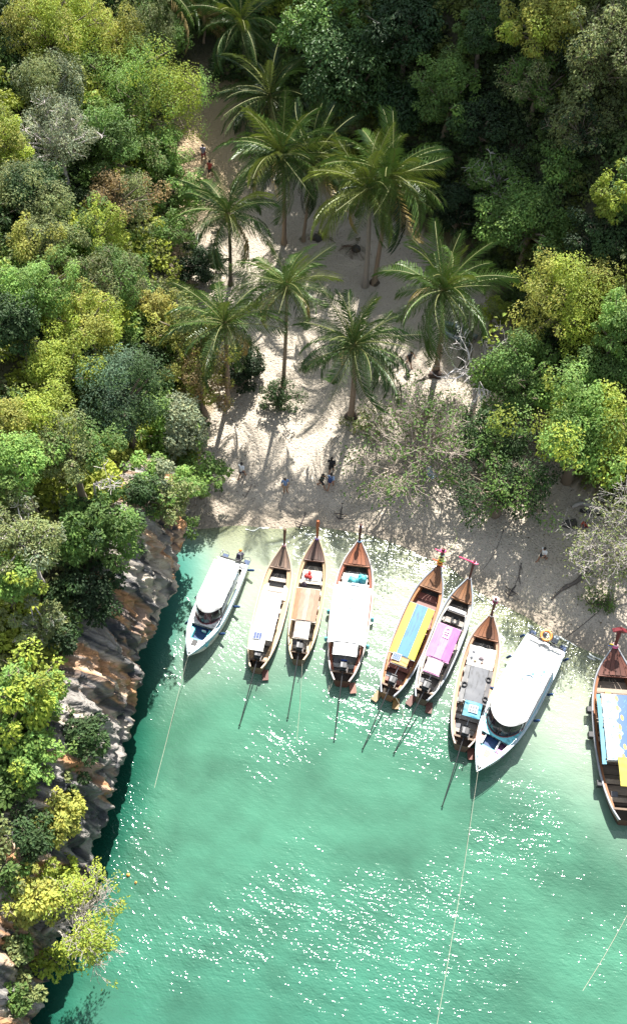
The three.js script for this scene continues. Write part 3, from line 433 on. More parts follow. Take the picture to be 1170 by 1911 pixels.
T('broadleaf_tree', [17.17, -51.21, 2.42, 2.42, 3.00], 'green', 'mid', 'shady green tree just below the biggest rounded crown', { hue2: 'dark' });
T('broadleaf_tree', [20.20, -46.19, 2.08, 1.79, 3.00], 'fresh', 'mid', 'light green tree at the right between two large bright crowns', { hue2: 'green' });
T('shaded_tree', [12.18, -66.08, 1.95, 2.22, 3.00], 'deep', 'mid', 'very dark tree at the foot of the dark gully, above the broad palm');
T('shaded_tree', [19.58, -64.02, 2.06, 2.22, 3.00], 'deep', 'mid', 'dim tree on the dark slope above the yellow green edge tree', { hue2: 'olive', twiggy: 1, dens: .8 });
bareTree('leafless_tree', [8.29, -45.22, 0.04, 0.04, 0.00], 'grey leafless tree with a wide fan of fine twigs above the sand', { h: 1.9, rad: .2, bark: mat([.4, .33, .28], .9), stems: [[1, .5, .1, 2.4], [-1, .55, .2, 2.4], [.2, .7, 1, 2.5], [-.3, .8, -1, 2.2], [.8, .6, .9, 2.3], [-.9, .6, .8, 2.4], [.8, .5, -.7, 2.2], [-.7, .9, -.6, 2]], spread: .62, curl: .45, level: 0, n: 1700, hue: 'green', leaf: .22, puff: .45, up: .08 });
bareTree('leafy_twig_tree', [5.96, -42.65, 0.04, 0.04, 0.00], 'sparse twiggy tree with scattered little leaves behind the beached bows', { h: 1.7, rad: .15, bark: mat([.38, .32, .26], .9), stems: [[1, .5, .4, 1.9], [-1, .5, .3, 2], [.1, .6, 1, 2], [-.4, .7, -.9, 1.6], [.9, .6, -.7, 1.7], [-.7, .5, .9, 1.9]], spread: .6, curl: .4, n: 900, hue: 'green', leaf: .23, puff: .5, up: .06 });
bareTree('dead_tree', [12.20, -48.92, 0.04, 0.04, 0.00], 'bleached dead tree with curling white branches and one yellow green tuft', { h: 4.6, rad: .17, bark: mat([.66, .6, .58], .9), lx: -.3, stems: [[-1, .3, -.1, 2], [-1, .2, .5, 1.9], [-.8, .6, -.4, 1.7], [.25, -.2, 1, 1.8], [.05, -.1, 1, 1.7], [.3, .8, -.9, 1.9]], level: 1, spread: .62, curl: .6, up: .04, n: 70, hue: 'lime', leaf: .42, puff: .35, only: (q) => q[2] < -.9 && q[0] > 0 });
bareTree('silver_tree', [20.60, -34.68, 0.04, 0.04, 0.00], 'silver leafless tree at the right edge above the beach', { h: 2.6, rad: .22, bark: mat([.42, .38, .35], .9), stems: [[-1, .5, .2, 2.2], [-.9, .4, .9, 2.2], [-.3, .8, .8, 2.1], [.5, .8, .3, 2.1], [-.6, .8, -.8, 2.2], [.2, .9, -1, 2.3], [-.2, .9, -.3, 2.2], [.9, .5, .9, 2], [.1, .4, 1, 1.9]], spread: .75, curl: .55, n: 2200, hue: 'olive', leaf: .2, puff: .35, up: .1 });
bareTree('overhanging_tree', [-13.81, -10.75, 0.03, 0.03, 0.00, 5.20], 'tree with bare pale branches leaning out over the green water', { h: 1.4, rad: .12, lx: .8, bark: mat([.36, .32, .28], .9), stems: [[1, .1, -.1, 1.45], [1, .15, -.65, 1.55], [1, .05, .35, 1.55], [.9, .3, .75, 1.2], [1, .35, -.3, 1.3], [.5, .5, -.9, 1.1]], spread: .5, curl: .4, up: .02, n: 4200, hue: 'lime', leaf: .15, puff: .24, only: (q, x, z) => Math.sin(q[0] * 2.1 + q[2] * 1.7) > -.35 });
bareTree('dead_branch_tree', [-12.80, -32.95, 0.03, 0.03, 0.00], 'bare pale branch sticking out of the deep green cliff top tree', { h: 5.2, rad: .06, lx: .6, lz: .9, bark: PALE, stems: [[1, .1, .6, 1], [.9, .4, -.1, 1.1], [1, .2, .2, .9]], level: 2, curl: .4 });

{ // undergrowth: leafy bushes all over the slopes, between and below the trees, too many to count
  const r = rngOf(4242), sprig = []; for (let k = 0; k < 9; k++) { const a = k * 2.4; sprig.push([Math.cos(a) * .13, .05 + .2 * r(), Math.sin(a) * .13, Math.cos(a), .5, Math.sin(a), 1]); }
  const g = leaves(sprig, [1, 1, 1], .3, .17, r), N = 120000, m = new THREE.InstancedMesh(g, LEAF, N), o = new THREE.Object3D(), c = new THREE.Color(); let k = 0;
  while (k < N) {
    const z = lerp(-112, 2, r()), x = lerp(-34, 36, r()), d = outside(x, z); if (d < .5 || d > 26) continue;
    if (d < 2.6 && z < -50 && x < 0 && fbm(x * .7, z * .7, 2, 7) > .38) continue;
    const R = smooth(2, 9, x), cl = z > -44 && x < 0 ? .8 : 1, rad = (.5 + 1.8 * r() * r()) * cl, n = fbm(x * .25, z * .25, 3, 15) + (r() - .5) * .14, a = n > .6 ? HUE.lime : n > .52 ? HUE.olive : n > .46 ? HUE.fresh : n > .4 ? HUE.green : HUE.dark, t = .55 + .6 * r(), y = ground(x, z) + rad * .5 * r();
    for (let q = 0; q < 20 && k < N; q++) {
      const e = r() * 1.5 - .3, az = r() * 6.28, f = rad * (.75 + .35 * r()), px = x + Math.cos(az) * Math.cos(e) * f, pz = z + Math.sin(az) * Math.cos(e) * f; if (outside(px, pz) < .15) continue;
      o.position.set(px, Math.max(ground(px, pz) + .05, y + Math.sin(e) * f * 1.1), pz); o.rotation.set((r() - .5) * 1.2, r() * 6.28, (r() - .5) * 1.2); o.scale.setScalar(.7 + .7 * r()); o.updateMatrix(); m.setMatrixAt(k, o.matrix);
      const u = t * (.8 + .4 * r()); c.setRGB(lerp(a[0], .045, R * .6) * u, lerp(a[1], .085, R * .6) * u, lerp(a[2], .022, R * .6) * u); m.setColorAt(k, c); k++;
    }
  }
  m.name = 'undergrowth'; m.userData = { kind: 'stuff', label: 'tangled green undergrowth covering the slopes between the trees', category: 'undergrowth' }; scene.add(m);
}

// ---------- boats ----------
function curve(T_, V_, t) { for (let i = 1; i < T_.length; i++) if (t <= T_[i] || i === T_.length - 1) { const u = clamp((t - T_[i - 1]) / (T_[i] - T_[i - 1]), 0, 1), m = (k) => k <= 0 || k >= T_.length - 1 ? (k <= 0 ? (V_[1] - V_[0]) / (T_[1] - T_[0]) : (V_[k] - V_[k - 1]) / (T_[k] - T_[k - 1])) : (V_[k + 1] - V_[k - 1]) / (T_[k + 1] - T_[k - 1]), h = T_[i] - T_[i - 1], u2 = u * u, u3 = u2 * u; return (2 * u3 - 3 * u2 + 1) * V_[i - 1] + (u3 - 2 * u2 + u) * h * m(i - 1) + (-2 * u3 + 3 * u2) * V_[i] + (u3 - u2) * h * m(i); } }
const woodTex = (() => { const n = 256, d = new Float32Array(n * n * 4); for (let y = 0; y < n; y++) for (let x = 0; x < n; x++) { const v = .72 + .5 * (fbm(x * .18, y * .012, 4, 5) - .2) * fbm(x * .02, y * .02, 2, 8) + .35 * (fbm(x * .03, y * .03, 3, 11) - .5), q = (y * n + x) * 4; d[q] = v; d[q + 1] = v * .98; d[q + 2] = v * .95; d[q + 3] = 1; } return floatTex(n, n, d, true); })();
const wood = (c, rough = .6) => mat(c, rough, { map: woodTex });
const dirtTex = (() => { const n = 256, d = new Float32Array(n * n * 4); for (let y = 0; y < n; y++) for (let x = 0; x < n; x++) { const v = 1 - .42 * smooth(.48, .75, fbm(x * .03, y * .03, 5, 15)) - .12 * fbm(x * .2, y * .02, 3, 17), q = (y * n + x) * 4; d[q] = v; d[q + 1] = v * .985; d[q + 2] = v * .96; d[q + 3] = 1; } return floatTex(n, n, d, true); })();
const paint = (c, rough = .5, more = {}) => mat(c, rough, { map: dirtTex, ...more });
const BLACK = mat([.018, .018, .02], .55), STEEL = mat([.35, .36, .38], .35, { metalness: .7 }), WHITE = paint([.72, .72, .7], .45), DGREY = mat([.09, .09, .1], .6), NAVY = paint([.012, .045, .14], .6), TURQ = paint([.16, .58, .64], .5), SKYB = paint([.2, .56, .72], .4), RUST = wood([.11, .035, .022], .6), GLASSD = mat([.025, .018, .022], .12);
function heap(w, h, d, seed, x, y, z) { const g = mergeVertices(new THREE.IcosahedronGeometry(1, 4).deleteAttribute('normal').deleteAttribute('uv')), p = g.attributes.position; for (let i = 0; i < p.count; i++) { const X = p.getX(i), Y = p.getY(i), Z = p.getZ(i), n = .55 + .8 * fbm(X * 1.7 + seed, Z * 1.7 + Y * 1.3, 3, seed) + .25 * Math.abs(fbm(X * 4 + seed, Z * 4 + Y * 2, 2, seed + 3) - .5); p.setXYZ(i, X * n * w / 2 + x, Math.max(-.2, Y) * n * h + y, Z * n * d / 2 + z); } g.computeVertexNormals(); return g; }
function longtail([x, z, turn, L], B, label, o) {
  const t = thing('longtail_boat', label, 'boat', x, o.y || 0, z, turn, 'boats moored along the beach'), r = rngOf(Math.round(L * 1000 + x * 77)), N = 44;
  const b = (s) => B / 2 * curve([0, .07, .2, .35, .5, .65, .78, .88, .95, 1], [.36, .6, .84, .96, 1, .98, .86, .62, .3, .055], s);
  const sh = (s) => curve([0, .15, .4, .65, .8, .9, 1], [.92, .78, .68, .76, .98, 1.25, 1.75], s), ke = (s) => curve([0, .3, .7, .85, .93, 1], [-.2, -.4, -.4, -.1, .45, 1.35], s), Z = (s) => L / 2 - s * L;
  const hull = gridGeo(N, 10, (u, v) => { const a = v * 2 - 1, m = Math.abs(a), B_ = b(u), S = sh(u), K = ke(u); const prof = m > .75 ? [lerp(.97, 1, (m - .75) * 4), lerp(.4, 0, (m - .75) * 4)] : m > .4 ? [lerp(.78, .97, (m - .4) / .35), lerp(.78, .4, (m - .4) / .35)] : [.78 * m / .4, lerp(1, .78, m / .4)]; return [Math.sign(a) * prof[0] * B_, lerp(S, K, prof[1]), Z(u)]; });
  const tr = []; for (let k = 0; k < 10; k++) { const i = k * 3, p = hull.attributes.position; tr.push(0, sh(0), Z(0), p.getX(k), p.getY(k), p.getZ(k), p.getX(k + 1), p.getY(k + 1), p.getZ(k + 1)); }
  const tg = new THREE.BufferGeometry(); tg.setAttribute('position', new THREE.Float32BufferAttribute(tr, 3)); tg.computeVertexNormals();
  put('hull', hull, wood(o.hull), t); put('transom', tg, wood(o.hull), t);
  put('bilge', gridGeo(30, 2, (u, v) => { const s = lerp(.01, .97, u); return [(v * 2 - 1) * b(s) * .9, .15 + .4 * smooth(.75, 1, s), Z(s)]; }), mat([.05, .04, .03], .9), t);
  for (const sd of [-1, 1]) {
    put('rail', strip([gridGeo(N, 4, (u, v) => { const q = [[.05, -.02], [.05, .07], [-.06, .07], [-.06, -.05], [.05, -.05]][Math.round(v * 4)]; return [sd * (b(u) + q[0] * Math.min(1, b(u) * 3)), sh(u) + q[1], Z(u)]; })]), paint(o.rail, .55), t);
    if (o.strake) put('strake', gridGeo(N, 1, (u, v) => [sd * (b(u) * lerp(.985, .965, v) + .03), sh(u) - .09 - v * .16, Z(u)]), paint(o.strake, .5), t);
    put('side_deck', gridGeo(36, 2, (u, v) => { const s = lerp(.07, .85, u); return [sd * (b(s) - .04 - v * (o.sideW || .2)), sh(s) - .03 - v * .03, Z(s)]; }), wood(o.side), t);
    put('side_lining', gridGeo(30, 2, (u, v) => { const s = lerp(.05, .85, u); return [sd * lerp(b(s) - .04 - (o.sideW || .2) * .9, b(s) * .72, v), lerp(sh(s) - .06, .17, v), Z(s)]; }), wood(o.inner || o.side), t);
  }
  const deckT0 = o.deckT || .835, np = 6, planks = [0, 1, 2, 3].map((k) => wood(o.deck.map((c) => c * (.34 + .1 * k))));
  for (let k = 0; k < np; k++) { const a = k / np * 2 - 1 + .012, e = (k + 1) / np * 2 - 1 - .012; put('plank', gridGeo(14, 2, (u, v) => { const s = lerp(deckT0, .985, u), w = lerp(a, e, v); return [w * b(s) * .95, sh(s) + .03 + .09 * (1 - w * w) * b(s), Z(s)]; }), planks[Math.floor(r() * 4)], t); }
  put('deck_beam', bx(b(deckT0) * 1.8, .14, .07, 0, sh(deckT0) - .02, Z(deckT0) + .04), wood(o.deck.map((c) => c * .7)), t);
  const fl = [0, 1, 2].map((k) => wood(o.floor.map((c) => c * (.55 + .17 * k)))), nf = 13;
  for (let k = 0; k < nf; k++) { const s0 = lerp(.1, .835, k / nf), s1 = lerp(.1, .835, (k + 1) / nf) - .004; put('floor_plank', gridGeo(1, 2, (u, v) => { const s = lerp(s0, s1, u); return [(v * 2 - 1) * (b(s) * .8 - .05), .26 + .002 * k, Z(s)]; }), fl[Math.floor(r() * 3)], t); }
  for (const s of o.benches || [.12, .22, .34, .46, .58, .67, .76]) put('bench', rbx((b(s) - .2) * 2 + .1, .05, .3, .015, 0, .56 + .006 * s, Z(s)), wood(o.bench || o.floor), t);
  // the upright prow board
  const ph = o.prow?.h ?? 1.35, py = sh(1) - .15, pz = Z(1) + .12, pw = o.prow?.w ?? .15;
  const pr = tube([[0, py - .35, pz + .2], [0, py, pz], [0, py + ph * .45, pz - .2], [0, py + ph * .8, pz - .36], [0, py + ph, pz - .46]], [pw * .8, pw * .75, pw * .72, pw, pw * .9], 8);
  { const p = pr.attributes.position; for (let i = 0; i < p.count; i++) p.setX(i, p.getX(i) * .85); }
  put('prow', pr, wood(o.prow?.c || [.16, .05, .025], .4), t);
  (o.ribbons || []).forEach(([f, c, w], i) => put('ribbon', new THREE.TorusGeometry(pw * .85, w || .06, 6, 12).rotateX(Math.PI / 2 - .35).translate(0, py + ph * f, pz - .02 - .44 * f * ph / 1.35), mat(c, .8), t));
  for (const [px, c, len, side] of o.tails || []) put('ribbon', tube([[0, py + ph * px, pz - .3 * px], [side * Math.min(.2, len), py + ph * px + .05, pz - .3 * px], [side * len, py + ph * px - (len < .2 ? .5 : .1), pz - .35 * px - .1]], [.05, .06, .035], 5), mat(c, .8), t);
  // roof: slightly arched panels on posts
  let lo = 1, hi = 0, wr = 0;
  for (const q of o.roofs || []) {
    const [s0, s1, u0, u1, y, c, more] = q, n = more?.n || 1;
    if (!more?.low) { lo = Math.min(lo, s0); hi = Math.max(hi, s1); wr = Math.max(wr, Math.abs(u0), Math.abs(u1)); }
    for (let k = 0; k < n; k++) { const a = lerp(u0, u1, k / n) + (k ? .012 : 0), e = lerp(u0, u1, (k + 1) / n), cc = Array.isArray(c[0]) ? c[k % c.length] : c, ripple = more?.rip ?? .03, sd_ = r() * 9;
      const g = gridGeo(14, 6, (u, v) => { const xx = lerp(a, e, v); return [xx, y - (more?.arch ?? .1) * xx * xx + ripple * (noise2(u * 9 + sd_, xx * 3, 3) - .5), Z(lerp(s0, s1, u))]; }), g2 = g.clone().translate(0, -.035, 0);
      put(more?.name || 'roof_panel', strip([g, g2]), more?.m || paint(cc, .6), t); }
    if (!more?.low) put('roof_edge', strip([bx(u1 - u0 + .06, .06, .05, (u0 + u1) / 2, y - .06 - .05 * u1 * u1, Z(s0) + .03), bx(u1 - u0 + .06, .06, .05, (u0 + u1) / 2, y - .06 - .05 * u1 * u1, Z(s1) - .03)]), paint(o.edge || [.5, .45, .38], .6), t);
  }
  if (hi > lo) for (const s of [lo + .01, (lo + hi) / 2, hi - .01]) for (const sd of [-1, 1]) put('post', tube([[sd * Math.min(b(s) - .12, wr), sh(s) - .1, Z(s)], [sd * (wr - .06), o.roofs[0][4] - .1, Z(s)]], .028, 6), wood(o.post || [.3, .2, .12]), t);
  // engine on its swivel with the long tail shaft
  const ey = sh(.06) + .32, ez = Z(.085), ex = o.engX || 0;
  const eng = new THREE.Group(); eng.name = 'engine'; eng.position.set(ex, ey, ez); t.add(eng);
  put('engine_block', strip([rbx(.42, .4, .62, .05, 0, 0, 0), rbx(.26, .22, .4, .04, .1, .26, .04), bx(.5, .07, .16, 0, .12, -.2)]), BLACK, eng);
  put('cylinder_head', strip([rbx(.2, .18, .42, .03, -.1, .27, 0), new THREE.CylinderGeometry(.05, .05, .5, 8).rotateX(Math.PI / 2).translate(.22, .2, .1)]), mat([.1, .1, .105], .5), eng);
  put('radiator', rbx(.4, .36, .08, .02, 0, .04, -.38), o.engC ? mat(o.engC, .5) : BLACK, eng);
  put('exhaust_pipe', tube([[.2, .1, .1], [.3, .35, .2], [.28, .42, .6]], .035, 6), mat([.12, .1, .09], .6), eng);
  put('tiller', tube([[0, .12, -.3], [.06, .3, -.9], [.1, .34, -1.5]], .022, 5), STEEL, eng);
  const sl = o.shaft || 3.7, sx = o.shaftX || 0; put('tail_shaft', tube([[ex, ey - .05, ez + .3], [ex + sx * .3, ey - .35, ez + .3 + sl * .35], [ex + sx, .03, ez + .8 + sl]], [.045, .038, .03], 6), BLACK, t);
  const pg = []; for (let k = 0; k < 3; k++) pg.push(new THREE.SphereGeometry(.12, 6, 4).scale(.45, 1, .12).translate(0, .13, 0).rotateZ(k * 2.094)); put('propeller', strip(pg).translate(ex + sx, .02, ez + .83 + sl), BLACK, t);
  put('engine_mount', strip([bx(b(.06) * 1.9, .1, .12, 0, sh(.06) + .06, Z(.06)), bx(.16, .34, .14, ex, sh(.06) + .15, Z(.06))]), wood([.16, .1, .06]), t);
  for (const sd of o.fins === 0 ? [] : o.fins === 1 ? [1] : [-1, 1]) put('stern_board', bx(.42, .05, .75, sd * (b(.03) + .12), .16, Z(.005) + .1, sd * .25), o.finM || RUST, t);
  { const gs = []; for (let k = 0; k < 9; k++) { const q = r() * 6.28, rad = .12 + .1 * r(); gs.push(tube([...Array(9)].map((_, i) => [Math.cos(q + i * .8) * rad, .03 + .02 * k, Math.sin(q + i * .8) * rad]), .016, 4)); } put('rope_coil', strip(gs).translate(b(.14) * .45, .3, Z(.13)), mat([.35, .3, .22], .9), t); }
  put('crate', rbx(.4, .3, .34, .03, -b(.15) * .5, .45, Z(.15)), o.crate || DGREY, t);
  for (const [s, sd, m] of o.fenders || []) put('fender', strip([new THREE.CapsuleGeometry(.11, .3, 4, 8).translate(sd * (b(s) + .16), sh(s) - .3, Z(s)), tube([[sd * b(s), sh(s) + .05, Z(s)], [sd * (b(s) + .14), sh(s), Z(s)], [sd * (b(s) + .16), sh(s) - .1, Z(s)]], .015, 4)]), m, t);
  return { t, b, sh, Z, X: (lx, ly, lz) => new V3(lx, ly, lz).applyEuler(new THREE.Euler(0, turn, 0)).add(t.position), turn };
}
const TANWOOD = [.5, .34, .2], GREYWOOD = [.3, .27, .24], REDWOOD = [.3, .085, .035], ORWOOD = [.42, .17, .06];
const boatA = longtail([-2.88, -32.14, -0.189, 9.17], 2.1, 'longtail boat with an all white roof carrying one blue solar panel', { hull: [.22, .14, .09], rail: [.6, .48, .34], side: TANWOOD, deck: [.36, .23, .16], floor: [.38, .34, .3], inner: [.3, .22, .15], edge: [.78, .76, .72], roofs: [[.19, .57, -.72, .72, 1.75, [0.688, 0.679, 0.654], { rip: .05 }], [.1, .2, -.72, .3, 1.7, [0.671, 0.662, 0.636]]], ribbons: [[.12, [.75, .5, .5], .05], [.05, [.7, .3, .3], .04]], prow: { c: [.12, .055, .035], h: 1.5, w: .13 }, shaftX: -.25, fins: 1, sideW: .3 });
{ const { t, Z } = boatA; put('solar_panel', rbx(.58, .04, .52, .01, -.25, 1.75, Z(.205)), mat([.6, .6, .6], .4), t); for (let i = 0; i < 3; i++) for (let j = 0; j < 2; j++) put('solar_cell', bx(.165, .012, .22, -.25 - .18 + i * .18, 1.776, Z(.205) - .12 + j * .24), mat([.015, .04, .15], .6), t);
  for (const sd of [-1, 1]) put('seat_cover', rbx(.32, .06, 1.15, .02, sd * .68, .72, Z(.645)), WHITE, t); }
const boatB = longtail([-0.38, -32.74, -0.141, 9.15], 2.1, 'longtail boat with a tan and pink striped canvas roof', { hull: [.2, .13, .09], rail: [.55, .43, .28], side: [.46, .32, .18], deck: [.2, .1, .07], floor: [.46, .41, .33], roofs: [[.27, .535, -.8, .8, 1.8, [[0.25, 0.12, 0.05], [0.28, 0.16, 0.1], [0.31, 0.2, 0.155], [0.265, 0.14, 0.08], [0.235, 0.11, 0.055]], { n: 5, rip: .015 }], [.13, .265, -.5, .5, 1.72, [[0.343, 0.26, 0.229], [0.688, 0.662, 0.636]], { n: 2 }]], ribbons: [[.04, [.35, .18, .5], .06], [.1, [.6, .55, .6], .035]], tails: [[.02, [.1, .35, .6], .17, -1], [.02, [.5, .5, .7], .17, 1]], prow: { c: [.34, .1, .035], h: 1.6, w: .15 }, fins: 0, sideW: .18, shaftX: -.1 });
{ const { t, Z, b } = boatB; put('cargo_floor', rbx(1.35, .05, .62, .02, 0, .62, Z(.715)), WHITE, t); }
const boatC = longtail([2.51, -31.86, -0.136, 10.43], 2.7, 'widest longtail boat in the middle, white roof with faint turquoise lettering', { hull: [.14, .05, .035], rail: [.5, .44, .42], strake: [.3, .26, .25], side: [.28, .08, .04], deck: [.4, .12, .04], floor: [.42, .4, .38], edge: [.8, .8, .8], roofs: [[.22, .645, -1.02, 1.02, 1.95, [0.705, 0.705, 0.705], { arch: .05, rip: .02 }], [.215, .635, -1.22, -1.05, 1.86, [0.688, 0.688, 0.688], { low: 1 }], [.215, .635, 1.05, 1.22, 1.86, [0.688, 0.688, 0.688], { low: 1 }], [.13, .215, -.78, .78, 1.9, [0.705, 0.705, 0.697], { low: 1 }]], ribbons: [[.86, [.75, .75, .8], .05], [.06, [.2, .35, .5], .06]], tails: [[.05, [.05, .25, .6], .17, 1]], prow: { c: [.085, .03, .025], h: 1.5, w: .14 }, fenders: [[.5, -1, TURQ], [.3, -1, TURQ], [.48, 1, TURQ], [.28, 1, TURQ]], engC: [.02, .07, .3], fins: 1, finM: wood([.2, .08, .05]), deckT: .84 });
{ const { t, Z } = boatC, m = mat([.04, .27, .28], .7); for (let k = 0; k < 13; k++) { const r = rngOf(k + 9); put('lettering', strip([bx(.05 + .1 * r(), .006, .03, (r() - .5) * .3, 1.985, Z(.57 - k * .022)), bx(.03, .006, .1 + .06 * r(), (r() - .5) * .3, 1.992, Z(.57 - k * .022))]), m, t); }
  put('hatch', rbx(.5, .06, .18, .02, .1, 2.0, Z(.637)), paint([.5, .58, .7], .4), t); put('bow_mat', rbx(1.7, .05, 1.5, .02, 0, .66, Z(.72)), WHITE, t); put('box_seat', rbx(.36, .3, .4, .03, -.75, .78, Z(.665)), wood([.5, .22, .12]), t); }
const boatD = longtail([6.67, -30.38, -0.403, 10.05], 2.3, 'longtail boat with a blue roof edged by two bright yellow stripes', { hull: [.3, .14, .07], rail: [.3, .32, .36], strake: [.5, .4, .32], side: ORWOOD, deck: [.36, .15, .05], floor: [.3, .1, .07], inner: ORWOOD, edge: [.2, .2, .2], roofs: [[.25, .645, -.86, -.4, 1.8, [0.5, 0.45, 0.01], { rip: .015 }], [.25, .645, -.39, .39, 1.81, [0.0208, 0.14, 0.291], { rip: .015 }], [.25, .645, .4, .86, 1.8, [0.5, 0.45, 0.01], { rip: .015 }], [.185, .245, -.5, .55, 1.75, [0.39, 0.208, 0.052]]], ribbons: [[.85, [.8, .1, .25], .09], [.66, [.55, .75, .6], .08], [.48, [.6, .65, .2], .08], [.32, [.85, .5, .05], .08], [.16, [.8, .25, .04], .09]], tails: [[.9, [.8, .08, .2], .55, -1], [.3, [.75, .12, .05], .55, -1], [.4, [.4, .7, .2], .3, 1], [.05, [.8, .2, .3], .35, 1]], prow: { c: [.1, .04, .03], h: 1.6, w: .15 }, finM: paint([.2, .11, .02]), shaftX: -.2, benches: [.12, .22, .34, .46, .58] });
{ const { t, Z } = boatD; put('solar_panel', rbx(.56, .04, .5, .01, -.28, 1.82, Z(.228)), mat([.62, .63, .66], .4), t); for (let i = 0; i < 4; i++) for (let j = 0; j < 2; j++) put('solar_cell', bx(.115, .012, .2, -.28 - .19 + i * .127, 1.856, Z(.228) - .115 + j * .23), mat([.04, .085, .22], .6), t); }
const boatE = longtail([8.73, -29.72, -0.416, 9.30], 2.1, 'longtail boat with a magenta pink roof and a paler pink rear awning', { hull: [.16, .11, .08], rail: [.34, .38, .42], strake: [.62, .55, .48], side: [.42, .37, .32], deck: [.4, .17, .06], floor: [.27, .23, .2], inner: [.25, .2, .17], edge: [.6, .25, .5], roofs: [[.285, .555, -.78, .78, 1.8, [[0.374, 0.104, 0.312], [0.395, 0.146, 0.343], [0.343, 0.0728, 0.281]], { n: 3, rip: .03 }], [.17, .28, -.52, .52, 1.72, [0.416, 0.302, 0.354]]], ribbons: [[.86, [.8, .3, .4], .06], [.06, [.4, .36, .36], .04]], tails: [[.98, [.8, .06, .16], 1.05, -1], [.95, [.75, .2, .3], .3, 1]], prow: { c: [.09, .03, .028], h: 1.75, w: .13 }, shaftX: -.35 });
{ const { t, Z } = boatE; for (const k of [0, 1]) put('roof_hatch', strip([bx(.34, .03, .03, 0, 1.85, Z(.53 - k * .045)), bx(.34, .03, .03, 0, 1.85, Z(.5 - k * .045)), bx(.03, .03, .34, -.17, 1.854, Z(.515 - k * .045)), bx(.03, .03, .34, .17, 1.854, Z(.515 - k * .045))]), WHITE, t);
  for (const sd of [-1, 1]) put('handrail', tube([[sd * .72, .95, Z(.58)], [sd * .78, 1.1, Z(.66)], [sd * .6, 1.1, Z(.75)]], .025, 5), STEEL, t); put('bow_locker', rbx(1.15, .2, .3, .05, 0, .98, Z(.742)), paint([.42, .42, .43]), t); }
const boatF = longtail([10.47, -26.75, -0.294, 9.19], 2.4, 'longtail boat with a flat grey roof and a small blue tarp carrying a panel', { hull: [.2, .12, .09], rail: [.52, .42, .36], strake: [.4, .3, .25], side: [.45, .26, .16], deck: [.36, .13, .045], floor: [.3, .27, .24], edge: [.5, .46, .4], roofs: [[.29, .555, -.55, .6, 1.8, [0.0884, 0.0936, 0.109], { rip: .03 }], [.27, .555, -.86, -.58, 1.77, [0.135, 0.135, 0.14], { low: 1, rip: .03 }], [.29, .555, .63, .9, 1.77, [0.104, 0.0988, 0.104], { low: 1, rip: .03 }], [.17, .285, -.42, .66, 1.9, [0.0624, 0.25, 0.354], { low: 1, rip: .12, name: 'tarp' }]], ribbons: [[.92, [.82, .72, .74], .1], [.76, [.75, .1, .3], .07], [.04, [.7, .68, .6], .04]], prow: { c: [.11, .035, .03], h: 1.6, w: .14 }, shaftX: -.3, fins: 1, finM: wood([.18, .06, .04]) });
{ const { t, Z } = boatF; put('solar_panel', rbx(.56, .04, .5, .01, .16, 1.96, Z(.228)), mat([.6, .62, .64], .4), t); for (let i = 0; i < 3; i++) for (let j = 0; j < 2; j++) put('solar_cell', bx(.145, .012, .2, .16 - .165 + i * .165, 1.987, Z(.228) - .115 + j * .23), mat([.1, .105, .12], .6), t);
  for (const q of [[.69, .48], [-.7, .4], [.75, .33]]) put('spare_tyre', new THREE.TorusGeometry(.15, .05, 6, 14).rotateX(Math.PI / 2).translate(q[0], 1.79, Z(q[1])), BLACK, t);
  put('bow_canvas', gridGeo(10, 10, (u, v) => [(v - .5) * 1.72, .98 + .14 * (noise2(u * 5, v * 5, 9) - .5), Z(lerp(.6, .76, u))]), paint([.74, .72, .7], .8), t); }
const boatG = longtail([19.06, -23.26, -0.085, 11.13], 3.1, 'large longtail boat cut by the right edge, roof painted with a seaside picture', { hull: [.13, .06, .04], rail: [.3, .31, .34], strake: [.5, .44, .4], side: [.3, .12, .05], deck: [.24, .07, .04], floor: [.3, .23, .17], inner: [.24, .1, .05], roofs: [[.295, .68, -1.2, 1.3, 1.95, [1, 1, 1], { arch: .04, rip: .015, m: 'SEA' }], [.275, .685, -1.46, -1.22, 1.9, [0.104, 0.286, 0.385], { low: 1 }], [.15, .31, -.6, 1.3, 2.05, [0.442, 0.364, 0.026], { low: 1, arch: .03 }]].map((q) => { if (q[6].m === 'SEA') q[6].m = mat([.5, .5, .5], .5, { map: seaPicture() }); return q; }), ribbons: [[.1, [.75, .15, .3], .08], [.2, [.8, .5, .55], .06]], tails: [[.2, [.7, .5, .05], .35, -1], [.12, [.1, .15, .4], .4, -1]], prow: { c: [.13, .02, .025], h: 1.5, w: .17 }, fenders: [], shaft: 4, shaftX: .5, engX: .5, fins: 0 });
{ const { t, b, sh, Z } = boatG, py = sh(1) - .15, pz = Z(1) + .12; for (const s of [.63, .48, .2]) put('fender', rbx(.34, .4, .4, .06, -b(s) - .18, sh(s) - .18, Z(s)), BLACK, t);
  put('prow_cap', (() => { const s = new THREE.Shape([[-.42, 0], [0, .26], [.42, .02], [.28, -.06], [0, .02], [-.28, -.06]].map((q) => new THREE.Vector2(...q))); return new THREE.ExtrudeGeometry(s, { depth: .22, bevelEnabled: true, bevelSize: .03, bevelThickness: .03, bevelSegments: 2 }).translate(0, py + 1.5, pz - .6); })(), mat([.16, .025, .03], .4), t);
  put('storage_box', rbx(.4, .25, .5, .03, -.55, .95, Z(.71)), wood([.5, .24, .08]), t); put('storage_box', rbx(.35, .25, .4, .03, -1.15, .9, Z(.675)), wood([.5, .22, .06]), t); }
